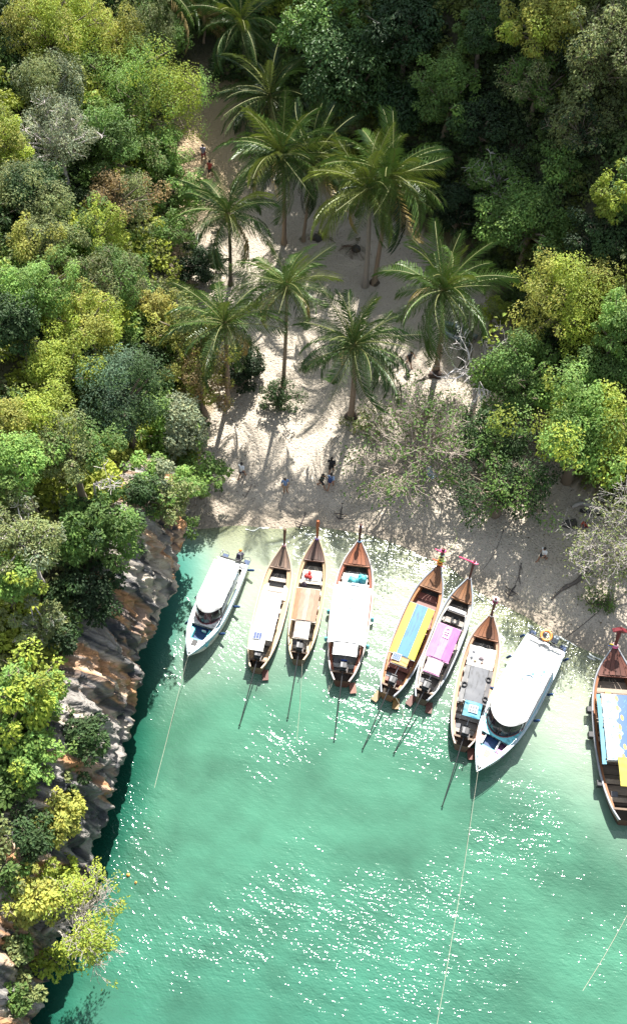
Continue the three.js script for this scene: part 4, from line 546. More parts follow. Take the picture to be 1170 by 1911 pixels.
function seaPicture() {
  const c = document.createElement('canvas'); c.width = 512; c.height = 1024; const g = c.getContext('2d'), r = rngOf(31);
  g.fillStyle = '#cfe6ef'; g.fillRect(0, 0, 512, 1024);
  for (let k = 0; k < 240; k++) { g.fillStyle = ['rgba(120,190,225,.5)', 'rgba(245,250,252,.6)', 'rgba(90,170,215,.4)'][k % 3]; g.beginPath(); g.ellipse(r() * 230, r() * 1024, 10 + 30 * r(), 6 + 18 * r(), r() * 3, 0, 7); g.fill(); }
  g.fillStyle = '#1b64ad'; g.beginPath(); g.moveTo(205, 0); for (let y = 0; y <= 1024; y += 16) g.lineTo(190 + 26 * Math.sin(y * .018) + 12 * Math.sin(y * .05), y); g.lineTo(512, 1024); g.lineTo(512, 0); g.fill();
  for (let k = 0; k < 190; k++) { g.strokeStyle = ['rgba(30,95,165,.7)', 'rgba(120,190,230,.55)', 'rgba(12,50,110,.6)'][k % 3]; g.lineWidth = 2 + 5 * r(); const x = 250 + r() * 260, y = r() * 1024; g.beginPath(); g.moveTo(x, y); g.quadraticCurveTo(x + 20, y + 14, x + 8 + 30 * r(), y + 40); g.stroke(); }
  for (let k = 0; k < 7; k++) { g.fillStyle = '#e0b04a'; g.beginPath(); g.ellipse(200 + 30 * Math.sin(k * 2), 60 + k * 150, 20, 46, .1, 0, 7); g.fill(); }
  g.strokeStyle = '#2f6b4a'; g.lineWidth = 6; for (let k = 0; k < 5; k++) for (let j = 0; j < 5; j++) { const x = 70 + 40 * (k % 2), y = 380 + k * 130, a = j * 1.25; g.beginPath(); g.moveTo(x, y); g.quadraticCurveTo(x + 20 * Math.cos(a), y + 20 * Math.sin(a) - 12, x + 40 * Math.cos(a), y + 40 * Math.sin(a)); g.stroke(); }
  g.strokeStyle = '#f7fafc'; g.lineWidth = 9; for (const [x, y, w, h] of [[40, 60, 0, 60], [40, 120, 34, 0], [95, 60, 0, 60], [130, 60, 0, 60], [130, 120, 34, 0], [40, 170, 0, 62], [75, 170, 0, 62], [110, 170, 34, 0], [127, 170, 0, 62]]) { g.beginPath(); g.moveTo(x, y); g.lineTo(x + w, y + h); g.stroke(); }
  const t = new THREE.CanvasTexture(c); t.colorSpace = THREE.SRGBColorSpace; t.center.set(.5, .5); t.rotation = Math.PI / 2; return t;
}
function speedboat([x, z, turn, L], B, label, o) {
  const t = thing('speedboat', label, 'boat', x, 0, z, turn, 'boats moored along the beach'), N = 48, tf = o.tf, tb = o.tb, Z = (s) => L / 2 - s * L;
  const b = (s) => B / 2 * curve([0, .2, .5, .7, .85, .95, 1], [.9, .98, 1, .86, .55, .22, .02], s), sh = (s) => curve([0, .4, .7, 1], [.95, 1.0, 1.15, 1.45], s), ke = (s) => curve([0, .6, .85, 1], [-.35, -.4, -.1, 1.25], s);
  const prof = (u, m) => m > .5 ? [lerp(.93, 1, (m - .5) * 2), lerp(.62, 0, (m - .5) * 2)] : [.93 * m * 2, lerp(1, .62, m * 2)];
  put('hull', gridGeo(N, 12, (u, v) => { const a = v * 2 - 1, q = prof(u, Math.abs(a)); return [Math.sign(a) * q[0] * b(u), lerp(sh(u), ke(u), q[1]), Z(u)]; }), WHITE, t);
  put('transom', gridGeo(1, 8, (u, v) => { const a = v * 2 - 1, q = prof(0, Math.abs(a)); return [Math.sign(a) * q[0] * b(0) * u, lerp(sh(0), ke(0), q[1] * u), Z(0)]; }), WHITE, t);
  for (const sd of [-1, 1]) {
    put('hull_stripe', gridGeo(N, 1, (u, v) => [sd * (b(u) * lerp(.995, .975, v) + .012), lerp(sh(u), ke(u), lerp(.1, .24, v)), Z(u)]), SKYB, t);
    put('rub_rail', gridGeo(N, 4, (u, v) => { const q = [[.035, -.03], [.035, .03], [-.03, .03], [-.03, -.03], [.035, -.03]][Math.round(v * 4)]; return [sd * (b(u) + q[0]), sh(u) + q[1], Z(u)]; }), paint([.5, .62, .7], .4), t);
    put('side_deck', gridGeo(N, 2, (u, v) => { const s = lerp(.005, .97, u), w = lerp(.26, .2, u) * Math.min(1, b(s) * 2); return [sd * (b(s) - .02 - v * w), sh(s) + .015 - v * .01, Z(s)]; }), WHITE, t);
    put('deck_stripe', gridGeo(40, 1, (u, v) => { const s = lerp(.06, .93, u); return [sd * (b(s) - .075 - v * .06), sh(s) + .021, Z(s)]; }), SKYB, t);
    put('cockpit_wall', gridGeo(20, 1, (u, v) => { const s = lerp(.6, .86, u); return [sd * (b(s) - .24), lerp(sh(s), .6, v), Z(s)]; }), o.wall || TURQ, t);
    put('bow_rail', strip([tube([...Array(9)].map((_, k) => { const s = lerp(.6, .985, k / 8); return [sd * Math.max(.02, b(s) - .1), sh(s) + .34, Z(s)]; }), .018, 5), ...[.62, .72, .82, .92].map((s) => tube([[sd * (b(s) - .1), sh(s), Z(s)], [sd * (b(s) - .1), sh(s) + .34, Z(s)]], .014, 4))]), STEEL, t);
  }
  put('foredeck', gridGeo(12, 6, (u, v) => { const s = lerp(.845, .99, u), a = v * 2 - 1; return [a * Math.max(.01, b(s) - .15), sh(s) + .03 + .03 * (1 - a * a), Z(s)]; }), o.fore || WHITE, t);
  put('deck_hatch', rbx(.36, .05, .45, .02, -.02, sh(.88) + .08, Z(.876)), o.hatch || BLACK, t);
  put('cockpit_floor', gridGeo(8, 2, (u, v) => { const s = lerp(.58, .86, u); return [(v * 2 - 1) * (b(s) - .24), .62, Z(s)]; }), WHITE, t);
  put('dash_deck', gridGeo(8, 8, (u, v) => { const a = v * 2 - 1, s = lerp(tb - .1, tb + .02, u); return [a * (b(s) - .15), sh(s) + .04 + .02 * (1 - a * a), Z(s)]; }), o.dash || WHITE, t);
  for (const q of o.seats) put(q[0], rbx(q[1], q[2], q[3], .04, q[4], q[5], Z(q[6])), q[7], t);
  // cabin: walls, curved windscreen panes and a rounded hardtop
  const w = B / 2 - .3, rt = 2.15, r0 = .125;
  for (const sd of [-1, 1]) { put('cabin_wall', bx(.05, .5, L * (tf - .18), sd * (w - .05), sh(.3) + .22, Z((tf + .1) / 2)), WHITE, t); for (let k = 0; k < 4; k++) put('cabin_window', bx(.03, .48, L * (tf - .2) / 4 * .86, sd * (w - .07), rt - .4, Z(.14 + (k + .5) * (tf - .2) / 4)), GLASSD, t); for (let k = 0; k < 5; k++) put('pillar', bx(.06, .56, .06, sd * (w - .05), rt - .36, Z(.14 + k * (tf - .2) / 4)), WHITE, t); }
  const pa = (a) => tf - .075 * a * a - .02 * a ** 4, ba = (a) => tb - .085 * a * a - .03 * a ** 6;
  for (let k = 0; k < 4; k++) { const a0 = -1 + k * .5 + .02, a1 = -1 + (k + 1) * .5 - .02; put('windscreen_pane', gridGeo(6, 4, (u, v) => { const a = lerp(a0, a1, u); return [a * lerp(w, w + .05, v), lerp(rt - .03, sh(tb) + .05, v) + .04 * Math.sin(v * 3.14), Z(lerp(pa(a), ba(a), v))]; }), k === 1 && o.redGlass ? mat([.1, .03, .04], .15) : GLASSD, t); }
  put('windscreen_frame', strip([-1, -.5, 0, .5, 1].map((a) => tube([0, .5, 1].map((v) => [a * lerp(w, w + .05, v), lerp(rt - .02, sh(tb) + .06, v) + .045 * Math.sin(v * 3.14), Z(lerp(pa(a), ba(a), v) + .002)]), .022, 4))), mat([.06, .03, .035], .4), t);
  put('windscreen_base', tube([...Array(13)].map((_, k) => { const a = -1 + k / 6; return [a * (w + .05), sh(tb) + .06, Z(ba(a) + .003)]; }), .03, 5), paint([.3, .1, .11]), t);
  const W2 = w + .06, top = (u, v, k) => { const a = v * 2 - 1, e = Math.min(1, 14 * Math.min(u, 1 - u, (1 - Math.abs(a)) * .8)), q = Math.sqrt(Math.max(0, 1 - (1 - e) ** 2)); return [a * W2, rt + .06 + (k ? .03 + .09 * (1 - a * a) : 0) * (k ? q : 1) + (k ? .05 * q : -.03 * q), Z(lerp(r0, pa(a) + .012, u))]; };
  const rg = strip([gridGeo(26, 18, (u, v) => top(u, v, 1)), gridGeo(26, 18, (u, v) => top(u, v, 0))]);
  put('hardtop', rg, paint([.8, .8, .79], .35), t);
  for (const q of o.marks || []) put('roof_mark', q[0] === 'ring' ? new THREE.TorusGeometry(q[1], .018, 4, 16, q[4] || 6.28).rotateX(Math.PI / 2).translate(q[2], rt + .25 - .09 * (q[2] / W2) ** 2, Z(q[3])) : bx(q[1], .012, q[2], q[3], rt + .232 - .09 * (q[3] / W2) ** 2, Z(q[4]), q[5] || 0), o.markM, t);
  for (const sd of o.engines || [-.42, .42]) { const e = new THREE.Group(); e.name = 'outboard_engine'; e.position.set(sd, .95, Z(0) + .32); e.rotation.x = .75; t.add(e);
    put('cowl', rbx(.44, .52, .62, .12, 0, .15, 0), o.cowl || paint([.22, .25, .29], .35), e); put('cowl_band', rbx(.46, .1, .64, .03, 0, -.02, 0), DGREY, e); put('leg', strip([rbx(.16, .75, .22, .03, 0, -.5, .05), rbx(.07, .12, .55, .02, 0, -.62, .12), new THREE.CapsuleGeometry(.075, .34, 3, 8).rotateX(Math.PI / 2).translate(0, -.92, .06)]), BLACK, e);
    const bl = []; for (let k = 0; k < 3; k++) bl.push(new THREE.SphereGeometry(.14, 6, 4).scale(.5, 1, .12).translate(0, .12, 0).rotateZ(k * 2.094)); put('propeller', strip(bl).translate(0, -.92, .3), BLACK, e); }
  for (const sd of [-1, 1]) { put('stern_platform', rbx(.42, .06, .55, .02, sd * (b(0) - .25), .62, Z(0) + .26), NAVY, t); put('platform_rail', strip([tube([[sd * (b(0) - .02), .66, Z(0)], [sd * (b(0) - .02), 1.1, Z(0) + .05], [sd * (b(0) - .02), 1.1, Z(0) + .5], [sd * (b(0) - .02), .66, Z(0) + .52]], .02, 5), tube([[sd * (b(0) - .46), .66, Z(0) + .52], [sd * (b(0) - .46), 1.0, Z(0) + .5], [sd * (b(0) - .02), 1.1, Z(0) + .5]], .02, 5)]), STEEL, t); }
  put('aft_bar', rbx(B * .78, .08, .1, .03, 0, 1.25, Z(.012)), BLACK, t); put('aft_deck', bx(B * .82, .05, L * .06, 0, .9, Z(.03)), WHITE, t);
  for (const [s, sd, tilt] of o.fenders) put('fender', (() => { const g = new THREE.CapsuleGeometry(.085, .42, 4, 8).rotateZ(tilt); return strip([g.translate(sd * (b(s) + .24), .62, Z(s)), tube([[sd * b(s), sh(s), Z(s)], [sd * (b(s) + .12), sh(s) - .1, Z(s)]], .012, 4)]); })(), NAVY, t);
  put('cleat', strip([bx(.16, .04, .04, 0, sh(.965) + .08, Z(.965)), bx(.04, .06, .04, 0, sh(.965) + .05, Z(.965))]), STEEL, t);
  return { t, b, sh, Z, X: (lx, ly, lz) => new V3(lx, ly, lz).applyEuler(new THREE.Euler(0, turn, 0)).add(t.position), turn };
}
const boatS = speedboat([-6.83, -32.03, 2.812, 7.96], 2.35, 'smaller white speedboat by the cliff, turquoise seats in its open bow', { tf: .625, tb: .675, redGlass: 1, engines: [-.3], cowl: mat([.03, .025, .05], .35), seats: [['seat', .3, .32, 1.1, -.6, .85, .775, TURQ], ['seat', .3, .32, .9, .6, .85, .775, TURQ], ['seat', 1.1, .32, .28, 0, .86, .832, TURQ], ['mat', .8, .06, .9, 0, .72, .765, NAVY], ['mat', 1.7, .06, .35, 0, .76, .705, NAVY], ['console', .3, .3, .06, -.15, .9, .725, WHITE]], fenders: [[.02, -1, 1.1], [.4, -1, 1.1], [.68, -1, 1.0], [.42, 1, .5], [.68, 1, .5]], marks: [['bar', .06, .04, -.3, .4], ['bar', .05, .06, -.32, .36], ['bar', .06, .07, -.02, .37], ['bar', .05, .05, .25, .39], ['bar', .05, .05, .25, .34]], markM: mat([.2, .17, .15], .7) });
{ const { t, Z } = boatS; put('flag_pole', tube([[-.5, .9, Z(0) + .1], [-.5, 2.2, Z(0) + .2]], .035, 6), WHITE, t); put('pole_top', new THREE.SphereGeometry(.12, 10, 8).translate(-.5, 2.25, Z(0) + .2), mat([.75, .25, .05], .6), t); }
const boatL = speedboat([12.60, -25.01, 2.587, 10.45], 2.95, 'larger white speedboat near the right, blue marks on its hardtop and two outboard engines', { tf: .69, tb: .735, dash: TURQ, fore: paint([.82, .78, .76]), hatch: paint([.75, .6, .15]), seats: [['seat', .42, .4, .5, .82, .85, .79, paint([.6, .22, .16])], ['mat', .85, .06, .9, .12, .78, .785, NAVY], ['seat', .95, .2, .3, .12, .86, .83, TURQ], ['console', .1, .32, .8, .57, .95, .785, WHITE], ['console', .1, .32, .8, -.36, .95, .79, WHITE], ['seat', .5, .3, .32, -.68, .9, .815, paint([.42, .16, .5])], ['mat', .5, .05, .45, -.7, .82, .77, paint([.06, .01, .05])]], fenders: [[.02, 1, .4], [.2, 1, .4], [.45, 1, 1.1], [.3, -1, .6], [.5, -1, .6], [.03, -1, .4]], marks: [['ring', .2, -.15, .36, 5], ['ring', .26, -.15, .36, 3], ['bar', .1, .2, .2, .38, .4], ['bar', .18, .07, .1, .39], ['bar', .62, .03, -.62, .35, .25], ['bar', .4, .04, -.55, .37, .5], ['bar', .22, .18, -.25, .32, .7], ['bar', .1, .16, -.55, .31], ['bar', .14, .1, -.72, .3], ['bar', .16, .2, -.78, .27, .3], ['bar', .1, .1, -.5, .27], ['bar', .08, .12, -.62, .22], ['bar', .1, .06, -.45, .23], ['bar', .06, .06, -.55, .18], ['bar', .07, .06, -.72, .2], ['bar', .05, .05, -.4, .17]], markM: mat([.1, .2, .28], .7) });

// ---------- things lying in the boats ----------
function loose(name, label, cat, geo, m, p, turn = 0) { const o = put(name, geo, m); o.position.copy(p); o.rotation.y = turn; o.userData = { label, category: cat }; return o; }
loose('tarpaulin', 'crumpled turquoise tarpaulin on the bow of the widest longtail boat', 'tarp', strip([heap(.75, .5, .7, 3, -.2, 0, .1), heap(.7, .45, .6, 8, .4, 0, -.15), heap(.45, .3, .4, 12, -.1, 0, .55)]), paint([.1, .5, .56], .6), boatC.X(.1, .75, boatC.Z(.735)), boatC.turn);
loose('blue_bag', 'small dark blue bag beside the turquoise tarpaulin', 'bag', heap(.3, .25, .45, 21, 0, 0, 0), mat([.05, .09, .3], .7), boatC.X(.32, .72, boatC.Z(.69)), boatC.turn);
loose('life_jackets', 'heap of red life jackets on the white bow floor of the tan roofed boat', 'life jackets', strip([heap(.34, .2, .4, 5, -.12, 0, 0), heap(.3, .18, .34, 6, .16, 0, .1), heap(.24, .16, .3, 7, .05, 0, -.25)]), mat([.5, .05, .045], .7), boatB.X(-.25, .68, boatB.Z(.715)), boatB.turn);
loose('black_bag', 'black bag with red trim on the deck of the tan roofed boat', 'bag', strip([heap(.4, .3, .5, 15, 0, 0, 0), tube([[-.1, .2, -.2], [0, .42, 0], [.1, .2, .2]], .03, 5)]), mat([.025, .015, .03], .6), boatB.X(-.42, .6, boatB.Z(.63)), boatB.turn);
loose('life_vests', 'orange red life vests at the side of the boat cut by the right edge', 'life jackets', strip([heap(.4, .25, .6, 25, 0, 0, 0), heap(.35, .25, .4, 26, .2, 0, .4), heap(.3, .2, .3, 27, .1, .1, -.4)]), mat([.65, .08, .03], .7), boatG.X(1.0, .95, boatG.Z(.74)), boatG.turn);
loose('metal_bowl', 'black bowl on the open deck in front of the pink roof', 'bowl', new THREE.LatheGeometry([[0, 0], [.16, .02], [.24, .14], [.26, .16], [.22, .15], [.14, .05], [0, .03]].map((q) => new THREE.Vector2(...q)), 16), BLACK, boatE.X(.55, .62, boatE.Z(.6)));
loose('rope_heap', 'dark tangle of rope on the open deck of the pink roofed boat', 'rope', strip([...Array(7)].map((_, k) => tube([...Array(10)].map((_, i) => [Math.cos(i * .7 + k) * (.12 + .03 * k), .02 * k, Math.sin(i * .7 + k) * (.16 + .02 * k)]), .02, 4))), BLACK, boatE.X(.1, .62, boatE.Z(.68)));
{ const p = boatF.X(0, 1.06, boatF.Z(.68)); loose('stove_box', 'small grey box with a dark lid on the white canvas of the grey roofed boat', 'box', strip([rbx(.34, .16, .34, .03), bx(.2, .04, .2, 0, .09, 0)]), mat([.25, .2, .22], .6), p, boatF.turn);
  const r = rngOf(3); [[-.55, .71], [-.35, .64], [.1, .635], [-.62, .66]].forEach(([lx, s], i) => loose('float', ['pale round fishing float at the port edge of the white canvas', 'tan round float nearest the grey roof, on the white canvas', 'small brown float beside the tan one on the white canvas', 'grey round float beside the rail of the grey roofed boat'][i], 'float', strip([new THREE.SphereGeometry(.11, 10, 8).scale(1, .7, 1), new THREE.TorusGeometry(.05, .015, 4, 8).translate(0, .1, 0)]), mat([[.3, .3, .32], [.5, .36, .24], [.36, .25, .2], [.25, .26, .28]][i], .5), boatF.X(lx, 1.03, boatF.Z(s)))); }
{ const o = thing('life_ring', 'orange life ring hung at the stern of the larger speedboat', 'life ring', ...boatL.X(.18, 1.62, boatL.Z(-.005)).toArray(), boatL.turn); put('ring', new THREE.TorusGeometry(.33, .085, 8, 24).rotateX(Math.PI / 2 - .25), mat([.75, .26, .06], .5), o); for (let k = 0; k < 4; k++) { const a = k * Math.PI / 2 + .6; put('band', new THREE.TorusGeometry(.092, .014, 5, 12).rotateY(Math.PI / 2 - a + Math.PI / 2).translate(Math.cos(a) * .33, 0, Math.sin(a) * .33).rotateX(-.25), WHITE, o); } }

// ---------- people ----------
const POSES = {
  stand: { hip: [[-.09, .92, 0], [.09, .92, 0]], knee: [[-.1, .5, .03], [.11, .5, .02]], foot: [[-.11, .07, -.02], [.13, .07, 0]], toe: [[-.12, .03, .15], [.16, .03, .16]], pel: [0, .97, 0], chest: [0, 1.27, .01], neck: [0, 1.47, .01], head: [0, 1.61, .04], sho: [[-.19, 1.4, 0], [.19, 1.4, 0]], elb: [[-.26, 1.13, -.03], [.27, 1.14, 0]], wri: [[-.25, .89, .07], [.22, .92, .16]] },
  walk: { hip: [[-.09, .91, 0], [.09, .91, 0]], knee: [[-.1, .52, .2], [.1, .49, -.04]], foot: [[-.1, .09, .3], [.1, .15, -.38]], toe: [[-.11, .05, .46], [.11, .05, -.26]], pel: [0, .96, 0], chest: [0, 1.26, .05], neck: [0, 1.46, .07], head: [0, 1.59, .12], sho: [[-.19, 1.39, .06], [.19, 1.39, .05]], elb: [[-.26, 1.14, -.12], [.26, 1.15, .14]], wri: [[-.27, .94, .02], [.23, 1.0, .34]] },
  sit: { hip: [[-.1, .16, 0], [.1, .16, 0]], knee: [[-.17, .5, .34], [.18, .47, .36]], foot: [[-.14, .08, .58], [.16, .07, .62]], toe: [[-.15, .04, .74], [.19, .04, .78]], pel: [0, .2, 0], chest: [0, .5, .02], neck: [0, .7, .08], head: [0, .82, .13], sho: [[-.19, .62, .05], [.19, .62, .05]], elb: [[-.27, .42, .2], [.27, .42, .2]], wri: [[-.14, .46, .42], [.12, .44, .43]] },
};
function sdfMesh(bones, k, res = 76, size = 2.1) {
  const mc = new MarchingCubes(res, BLACK, false, false, 90000), half = res / 2; mc.isolation = 0;
  let lo = [9, 9, 9], hi = [-9, -9, -9]; for (const [a, b, ra, rb] of bones) for (let i = 0; i < 3; i++) { lo[i] = Math.min(lo[i], a[i] - ra, b[i] - rb); hi[i] = Math.max(hi[i], a[i] + ra, b[i] + rb); }
  const c = lo.map((v, i) => (v + hi[i]) / 2), sc = Math.max(...lo.map((v, i) => hi[i] - v)) / 2 * 1.12;
  for (let z = 0; z < res; z++) for (let y = 0; y < res; y++) for (let x = 0; x < res; x++) {
    const px = (x - half) / half * sc + c[0], py = (y - half) / half * sc + c[1], pz = (z - half) / half * sc + c[2]; let d = 9;
    for (const [a, b, ra, rb] of bones) { const bx0 = b[0] - a[0], by = b[1] - a[1], bz = b[2] - a[2], t = clamp(((px - a[0]) * bx0 + (py - a[1]) * by + (pz - a[2]) * bz) / (bx0 * bx0 + by * by + bz * bz || 1), 0, 1), e = Math.hypot(px - a[0] - bx0 * t, py - a[1] - by * t, pz - a[2] - bz * t) - lerp(ra, rb, t); const h = Math.max(k - Math.abs(d - e), 0) / k; d = Math.min(d, e) - h * h * k / 4; }
    mc.field[z * res * res + y * res + x] = -d;
  }
  mc.update();
  const g = new THREE.BufferGeometry(), p = new Float32Array(mc.count * 3); for (let i = 0; i < mc.count; i++) for (let j = 0; j < 3; j++) p[i * 3 + j] = mc.positionArray[i * 3 + j] * sc + c[j];
  g.setAttribute('position', new THREE.BufferAttribute(p, 3)); const m = mergeVertices(g, 1e-4); m.computeVertexNormals(); return m;
}
const BODY = {};
function bodyOf(pose) {
  if (BODY[pose]) return BODY[pose];
  const P = POSES[pose], m = (a, b, t) => a.map((v, i) => lerp(v, b[i], t)), add = (a, x, y, z) => [a[0] + x, a[1] + y, a[2] + z], bones = [], shirt = [], shorts = [], hands = [];
  bones.push([P.pel, P.chest, .125, .135], [P.chest, P.neck, .13, .055], [P.neck, P.head, .052, .05], [add(P.head, 0, .03, -.015), add(P.head, 0, .03, -.015), .098, .098], [add(P.head, 0, -.05, .03), add(P.head, 0, -.06, .03), .066, .06], [add(P.head, 0, -.005, .1), add(P.head, 0, -.03, .115), .014, .017], [add(P.head, -.09, 0, 0), add(P.head, -.095, .02, 0), .016, .018], [add(P.head, .09, 0, 0), add(P.head, .095, .02, 0), .016, .018]);
  shirt.push([m(P.pel, P.chest, -.05), P.chest, .15, .158], [P.chest, m(P.chest, P.neck, .62), .152, .1]);
  shorts.push([m(P.pel, P.chest, -.15), m(P.pel, P.chest, .22), .148, .142]);
  for (const i of [0, 1]) {
    bones.push([P.sho[i], P.chest, .06, .09], [P.sho[i], P.elb[i], .056, .042], [P.elb[i], P.wri[i], .042, .029], [P.hip[i], P.knee[i], .092, .06], [P.knee[i], P.foot[i], .06, .042], [P.foot[i], P.toe[i], .042, .03], [P.pel, P.hip[i], .11, .1]);
    shirt.push([P.sho[i], m(P.chest, P.neck, .3), .07, .1], [P.sho[i], m(P.sho[i], P.elb[i], .62), .072, .064]);
    shorts.push([P.hip[i], m(P.hip[i], P.knee[i], .72), .112, .092]);
    const d = new V3(...P.wri[i]).sub(new V3(...P.elb[i])).normalize(), w = new V3(...P.wri[i]), s = new V3(0, 0, 1).addScaledVector(d, -d.z).normalize(), n = d.clone().cross(s);
    const at = (l, a, u) => w.clone().addScaledVector(d, l).addScaledVector(s, a).addScaledVector(n, u), inw = i ? 1 : -1;
    hands.push(tube([at(-.02, 0, 0), at(.03, 0, 0), at(.085, 0, 0)], [.027, .036, .034], 8));
    [[-.028, .06], [-.009, .073], [.01, .068], [.028, .052]].forEach(([a, l]) => hands.push(tube([at(.075, a, 0), at(.075 + l * .5, a * 1.1, .006 * inw), at(.075 + l * .85, a * 1.1, .022 * inw)], [.0095, .009, .007], 5)));
    hands.push(tube([at(.015, .03, 0), at(.045, .052, .008 * inw), at(.075, .056, .016 * inw)], [.011, .01, .008], 5));
  }
  return (BODY[pose] = { body: strip([sdfMesh(bones, .035), ...hands]), shirt: sdfMesh(shirt, .03, 56), shorts: sdfMesh(shorts, .03, 52), head: P.head });
}
const hairGeo = (h, long) => { const s = new THREE.SphereGeometry(.113, 14, 10, 0, 6.283, 0, 1.75).scale(.95, 1.02, 1.05).rotateX(-.35).translate(h[0], h[1] + .035, h[2] - .018); return long ? strip([s, tube([[h[0], h[1] + .05, h[2] - .08], [h[0], h[1] - .08, h[2] - .11], [h[0], h[1] - .22, h[2] - .1]], [.08, .075, .04], 8)]) : s; };
const eyeGeo = (h) => strip([-1, 1].map((s) => new THREE.SphereGeometry(.012, 6, 5).translate(h[0] + s * .034, h[1] + .022, h[2] + .082)));
function person([x, z], pose, turn, label, o) {
  const B_ = bodyOf(pose), t = thing('person', label, 'person', x, ground(x, z) + (o.y || -.015), z, turn); t.scale.setScalar(o.s || 1);
  put('body', B_.body, mat(o.skin || [.34, .18, .11], .6), t); if (o.shirt) put('shirt', B_.shirt, mat(o.shirt, .85), t); put('shorts', B_.shorts, mat(o.shorts || [.05, .05, .07], .85), t); put('hair', hairGeo(B_.head, o.long), mat(o.hair || [.015, .012, .01], .6), t); put('eyes', eyeGeo(B_.head), BLACK, t);
  return t;
}
person([-5.32, -43.38], 'walk', 2.6, 'person in a white shirt walking alone on the sand near the left trees', { shirt: [.75, .75, .76], shorts: [.06, .06, .08] });
person([-2.07, -42.23], 'stand', .2, 'person in a blue shirt standing alone in the middle of the sand', { shirt: [.16, .24, .42], shorts: [.35, .25, .17] });
person([0.60, -42.49], 'walk', 1.2, 'person in dark clothes, leftmost of the three walking together', { shirt: [.05, .055, .04], shorts: [.03, .03, .035] });
person([1.32, -43.67], 'walk', 3.0, 'long haired person in black behind the two others of the walking group', { shirt: [.015, .015, .018], shorts: [.02, .02, .02], long: 1, s: 1.05 });
person([1.27, -42.43], 'walk', 2.8, 'person in pale blue with dark backpack in the walking group', { shirt: [.3, .4, .58], shorts: [.5, .25, .2] });
person([15.96, -35.99], 'walk', -1.0, 'person in a white shirt alone on the shaded beach at the right', { shirt: [.72, .72, .72], shorts: [.05, .05, .06], skin: [.32, .15, .09] });
person([-9.97, -76.60], 'walk', 2.9, 'upper one of two hikers on the sandy hillside path', { shirt: [.3, .28, .36], shorts: [.3, .06, .08] });
person([-9.32, -74.93], 'walk', 2.7, 'lower hiker in a red top on the sandy hillside path', { shirt: [.38, .07, .05], shorts: [.03, .03, .035] });
person([7.64, -53.92], 'walk', .8, 'person in dark clothes under the fronds of the broad palm', { shirt: [.03, .03, .035], shorts: [.03, .03, .03] });
person([8.51, -49.05], 'sit', 1.0, 'person in a dark blue shirt crouching behind the leafless tree', { shirt: [.015, .06, .12], shorts: [.02, .02, .03] });
person([19.30, -38.54], 'sit', -.6, 'person in a red shirt sitting by the dark debris near the silver tree', { shirt: [.42, .07, .035], shorts: [.05, .08, .12] });
{ const [x, z] = [1.27, -42.43], o = thing('backpack', 'dark blue backpack on the person in pale blue', 'backpack', x, ground(x, z) + 1.26, z, 2.8); o.translateZ(-.2); put('bag', rbx(.3, .42, .2, .07), mat([.02, .05, .16], .7), o); put('pocket', rbx(.22, .18, .08, .03, 0, -.08, -.12), mat([.015, .03, .1], .7), o); for (const s of [-1, 1]) put('strap', tube([[s * .1, .2, .06], [s * .11, .22, .2], [s * .12, .05, .33], [s * .12, -.15, .2]], .02, 5), BLACK, o); }

// ---------- on the sand ----------
function anchor([x, z], turn, label) { const o = thing('anchor', label, 'anchor', x, ground(x, z) + .06, z, turn); const m = mat([.06, .05, .05], .7, { metalness: .4 }); put('shank', tube([[0, 0, -.75], [0, .03, .1], [0, .05, .55]], .04, 6), m, o); put('stock', tube([[-.5, .04, .1], [.5, .04, .1]], .032, 6), m, o); for (const s of [-1, 1]) put('fluke', tube([[0, .05, .52], [s * .22, .1, .5], [s * .36, .2, .3]], [.045, .04, .012], 6), m, o); put('ring', new THREE.TorusGeometry(.09, .02, 5, 12).translate(0, .03, -.82), m, o); return o; }
anchor([-0.86, -39.64], -.35, 'dark anchor lying on the sand between the first two prows');
anchor([2.00, -40.38], -.15, 'dark anchor half covered by twig shade, uphill of the turquoise tarpaulin boat');
anchor([13.73, -33.86], -.7, 'dark anchor on the wet sand uphill of the grey roofed boat');
function rope(name, pts, rad, m, label) { const c = new THREE.CatmullRomCurve3(pts.map((p) => new V3(...p))); const o = put(name, tube(c.getPoints(40), rad, 5), m); o.userData = { label, category: 'rope' }; return o; }
const ROPE = mat([.4, .38, .3], .9), DROPE = mat([.09, .08, .07], .9), G3 = ([x, z], h = .03) => [x, Math.max(ground(x, z), 0) + h, z];
const bowOf = (b) => b.X(0, b.sh(.97) + .1, b.Z(.985)).toArray(), sternOf = (b, s = 0) => b.X(s, .85, b.Z(.01)).toArray();
rope('mooring_rope', [bowOf(boatS), G3([-8.55, -26.69], .6), G3([-9.25, -22.90]), G3([-9.79, -19.53], -.05), G3([-10.00, -18.19], -.4)], .012, ROPE, 'pale mooring rope running from the smaller speedboat down the water');
rope('mooring_rope', [bowOf(boatL), G3([9.43, -18.23], .5), G3([8.60, -14.64], .06), G3([7.53, -10.62], .05), G3([6.47, -6.67], .04)], .013, ROPE, 'long pale mooring rope from the larger speedboat to the bottom edge');
rope('mooring_rope', [G3([18.17, -13.16], .05), G3([16.20, -10.62], .03), G3([14.58, -8.69], -.02), G3([13.77, -7.74], -.3)], .012, ROPE, 'pale rope slanting through the water in the bottom right corner');
rope('stern_line', [sternOf(boatB, .3), G3([-0.86, -25.56], .1), G3([-1.02, -23.47], .03), G3([-1.23, -21.11], -.25)], .009, ROPE, 'pale stern line sinking into the water behind the tan roofed boat');
rope('stern_line', [sternOf(boatD, .5), G3([5.71, -24.83], .1), G3([5.27, -22.41], -.05)], .016, ROPE, 'thin stern line behind the yellow and blue roofed boat');
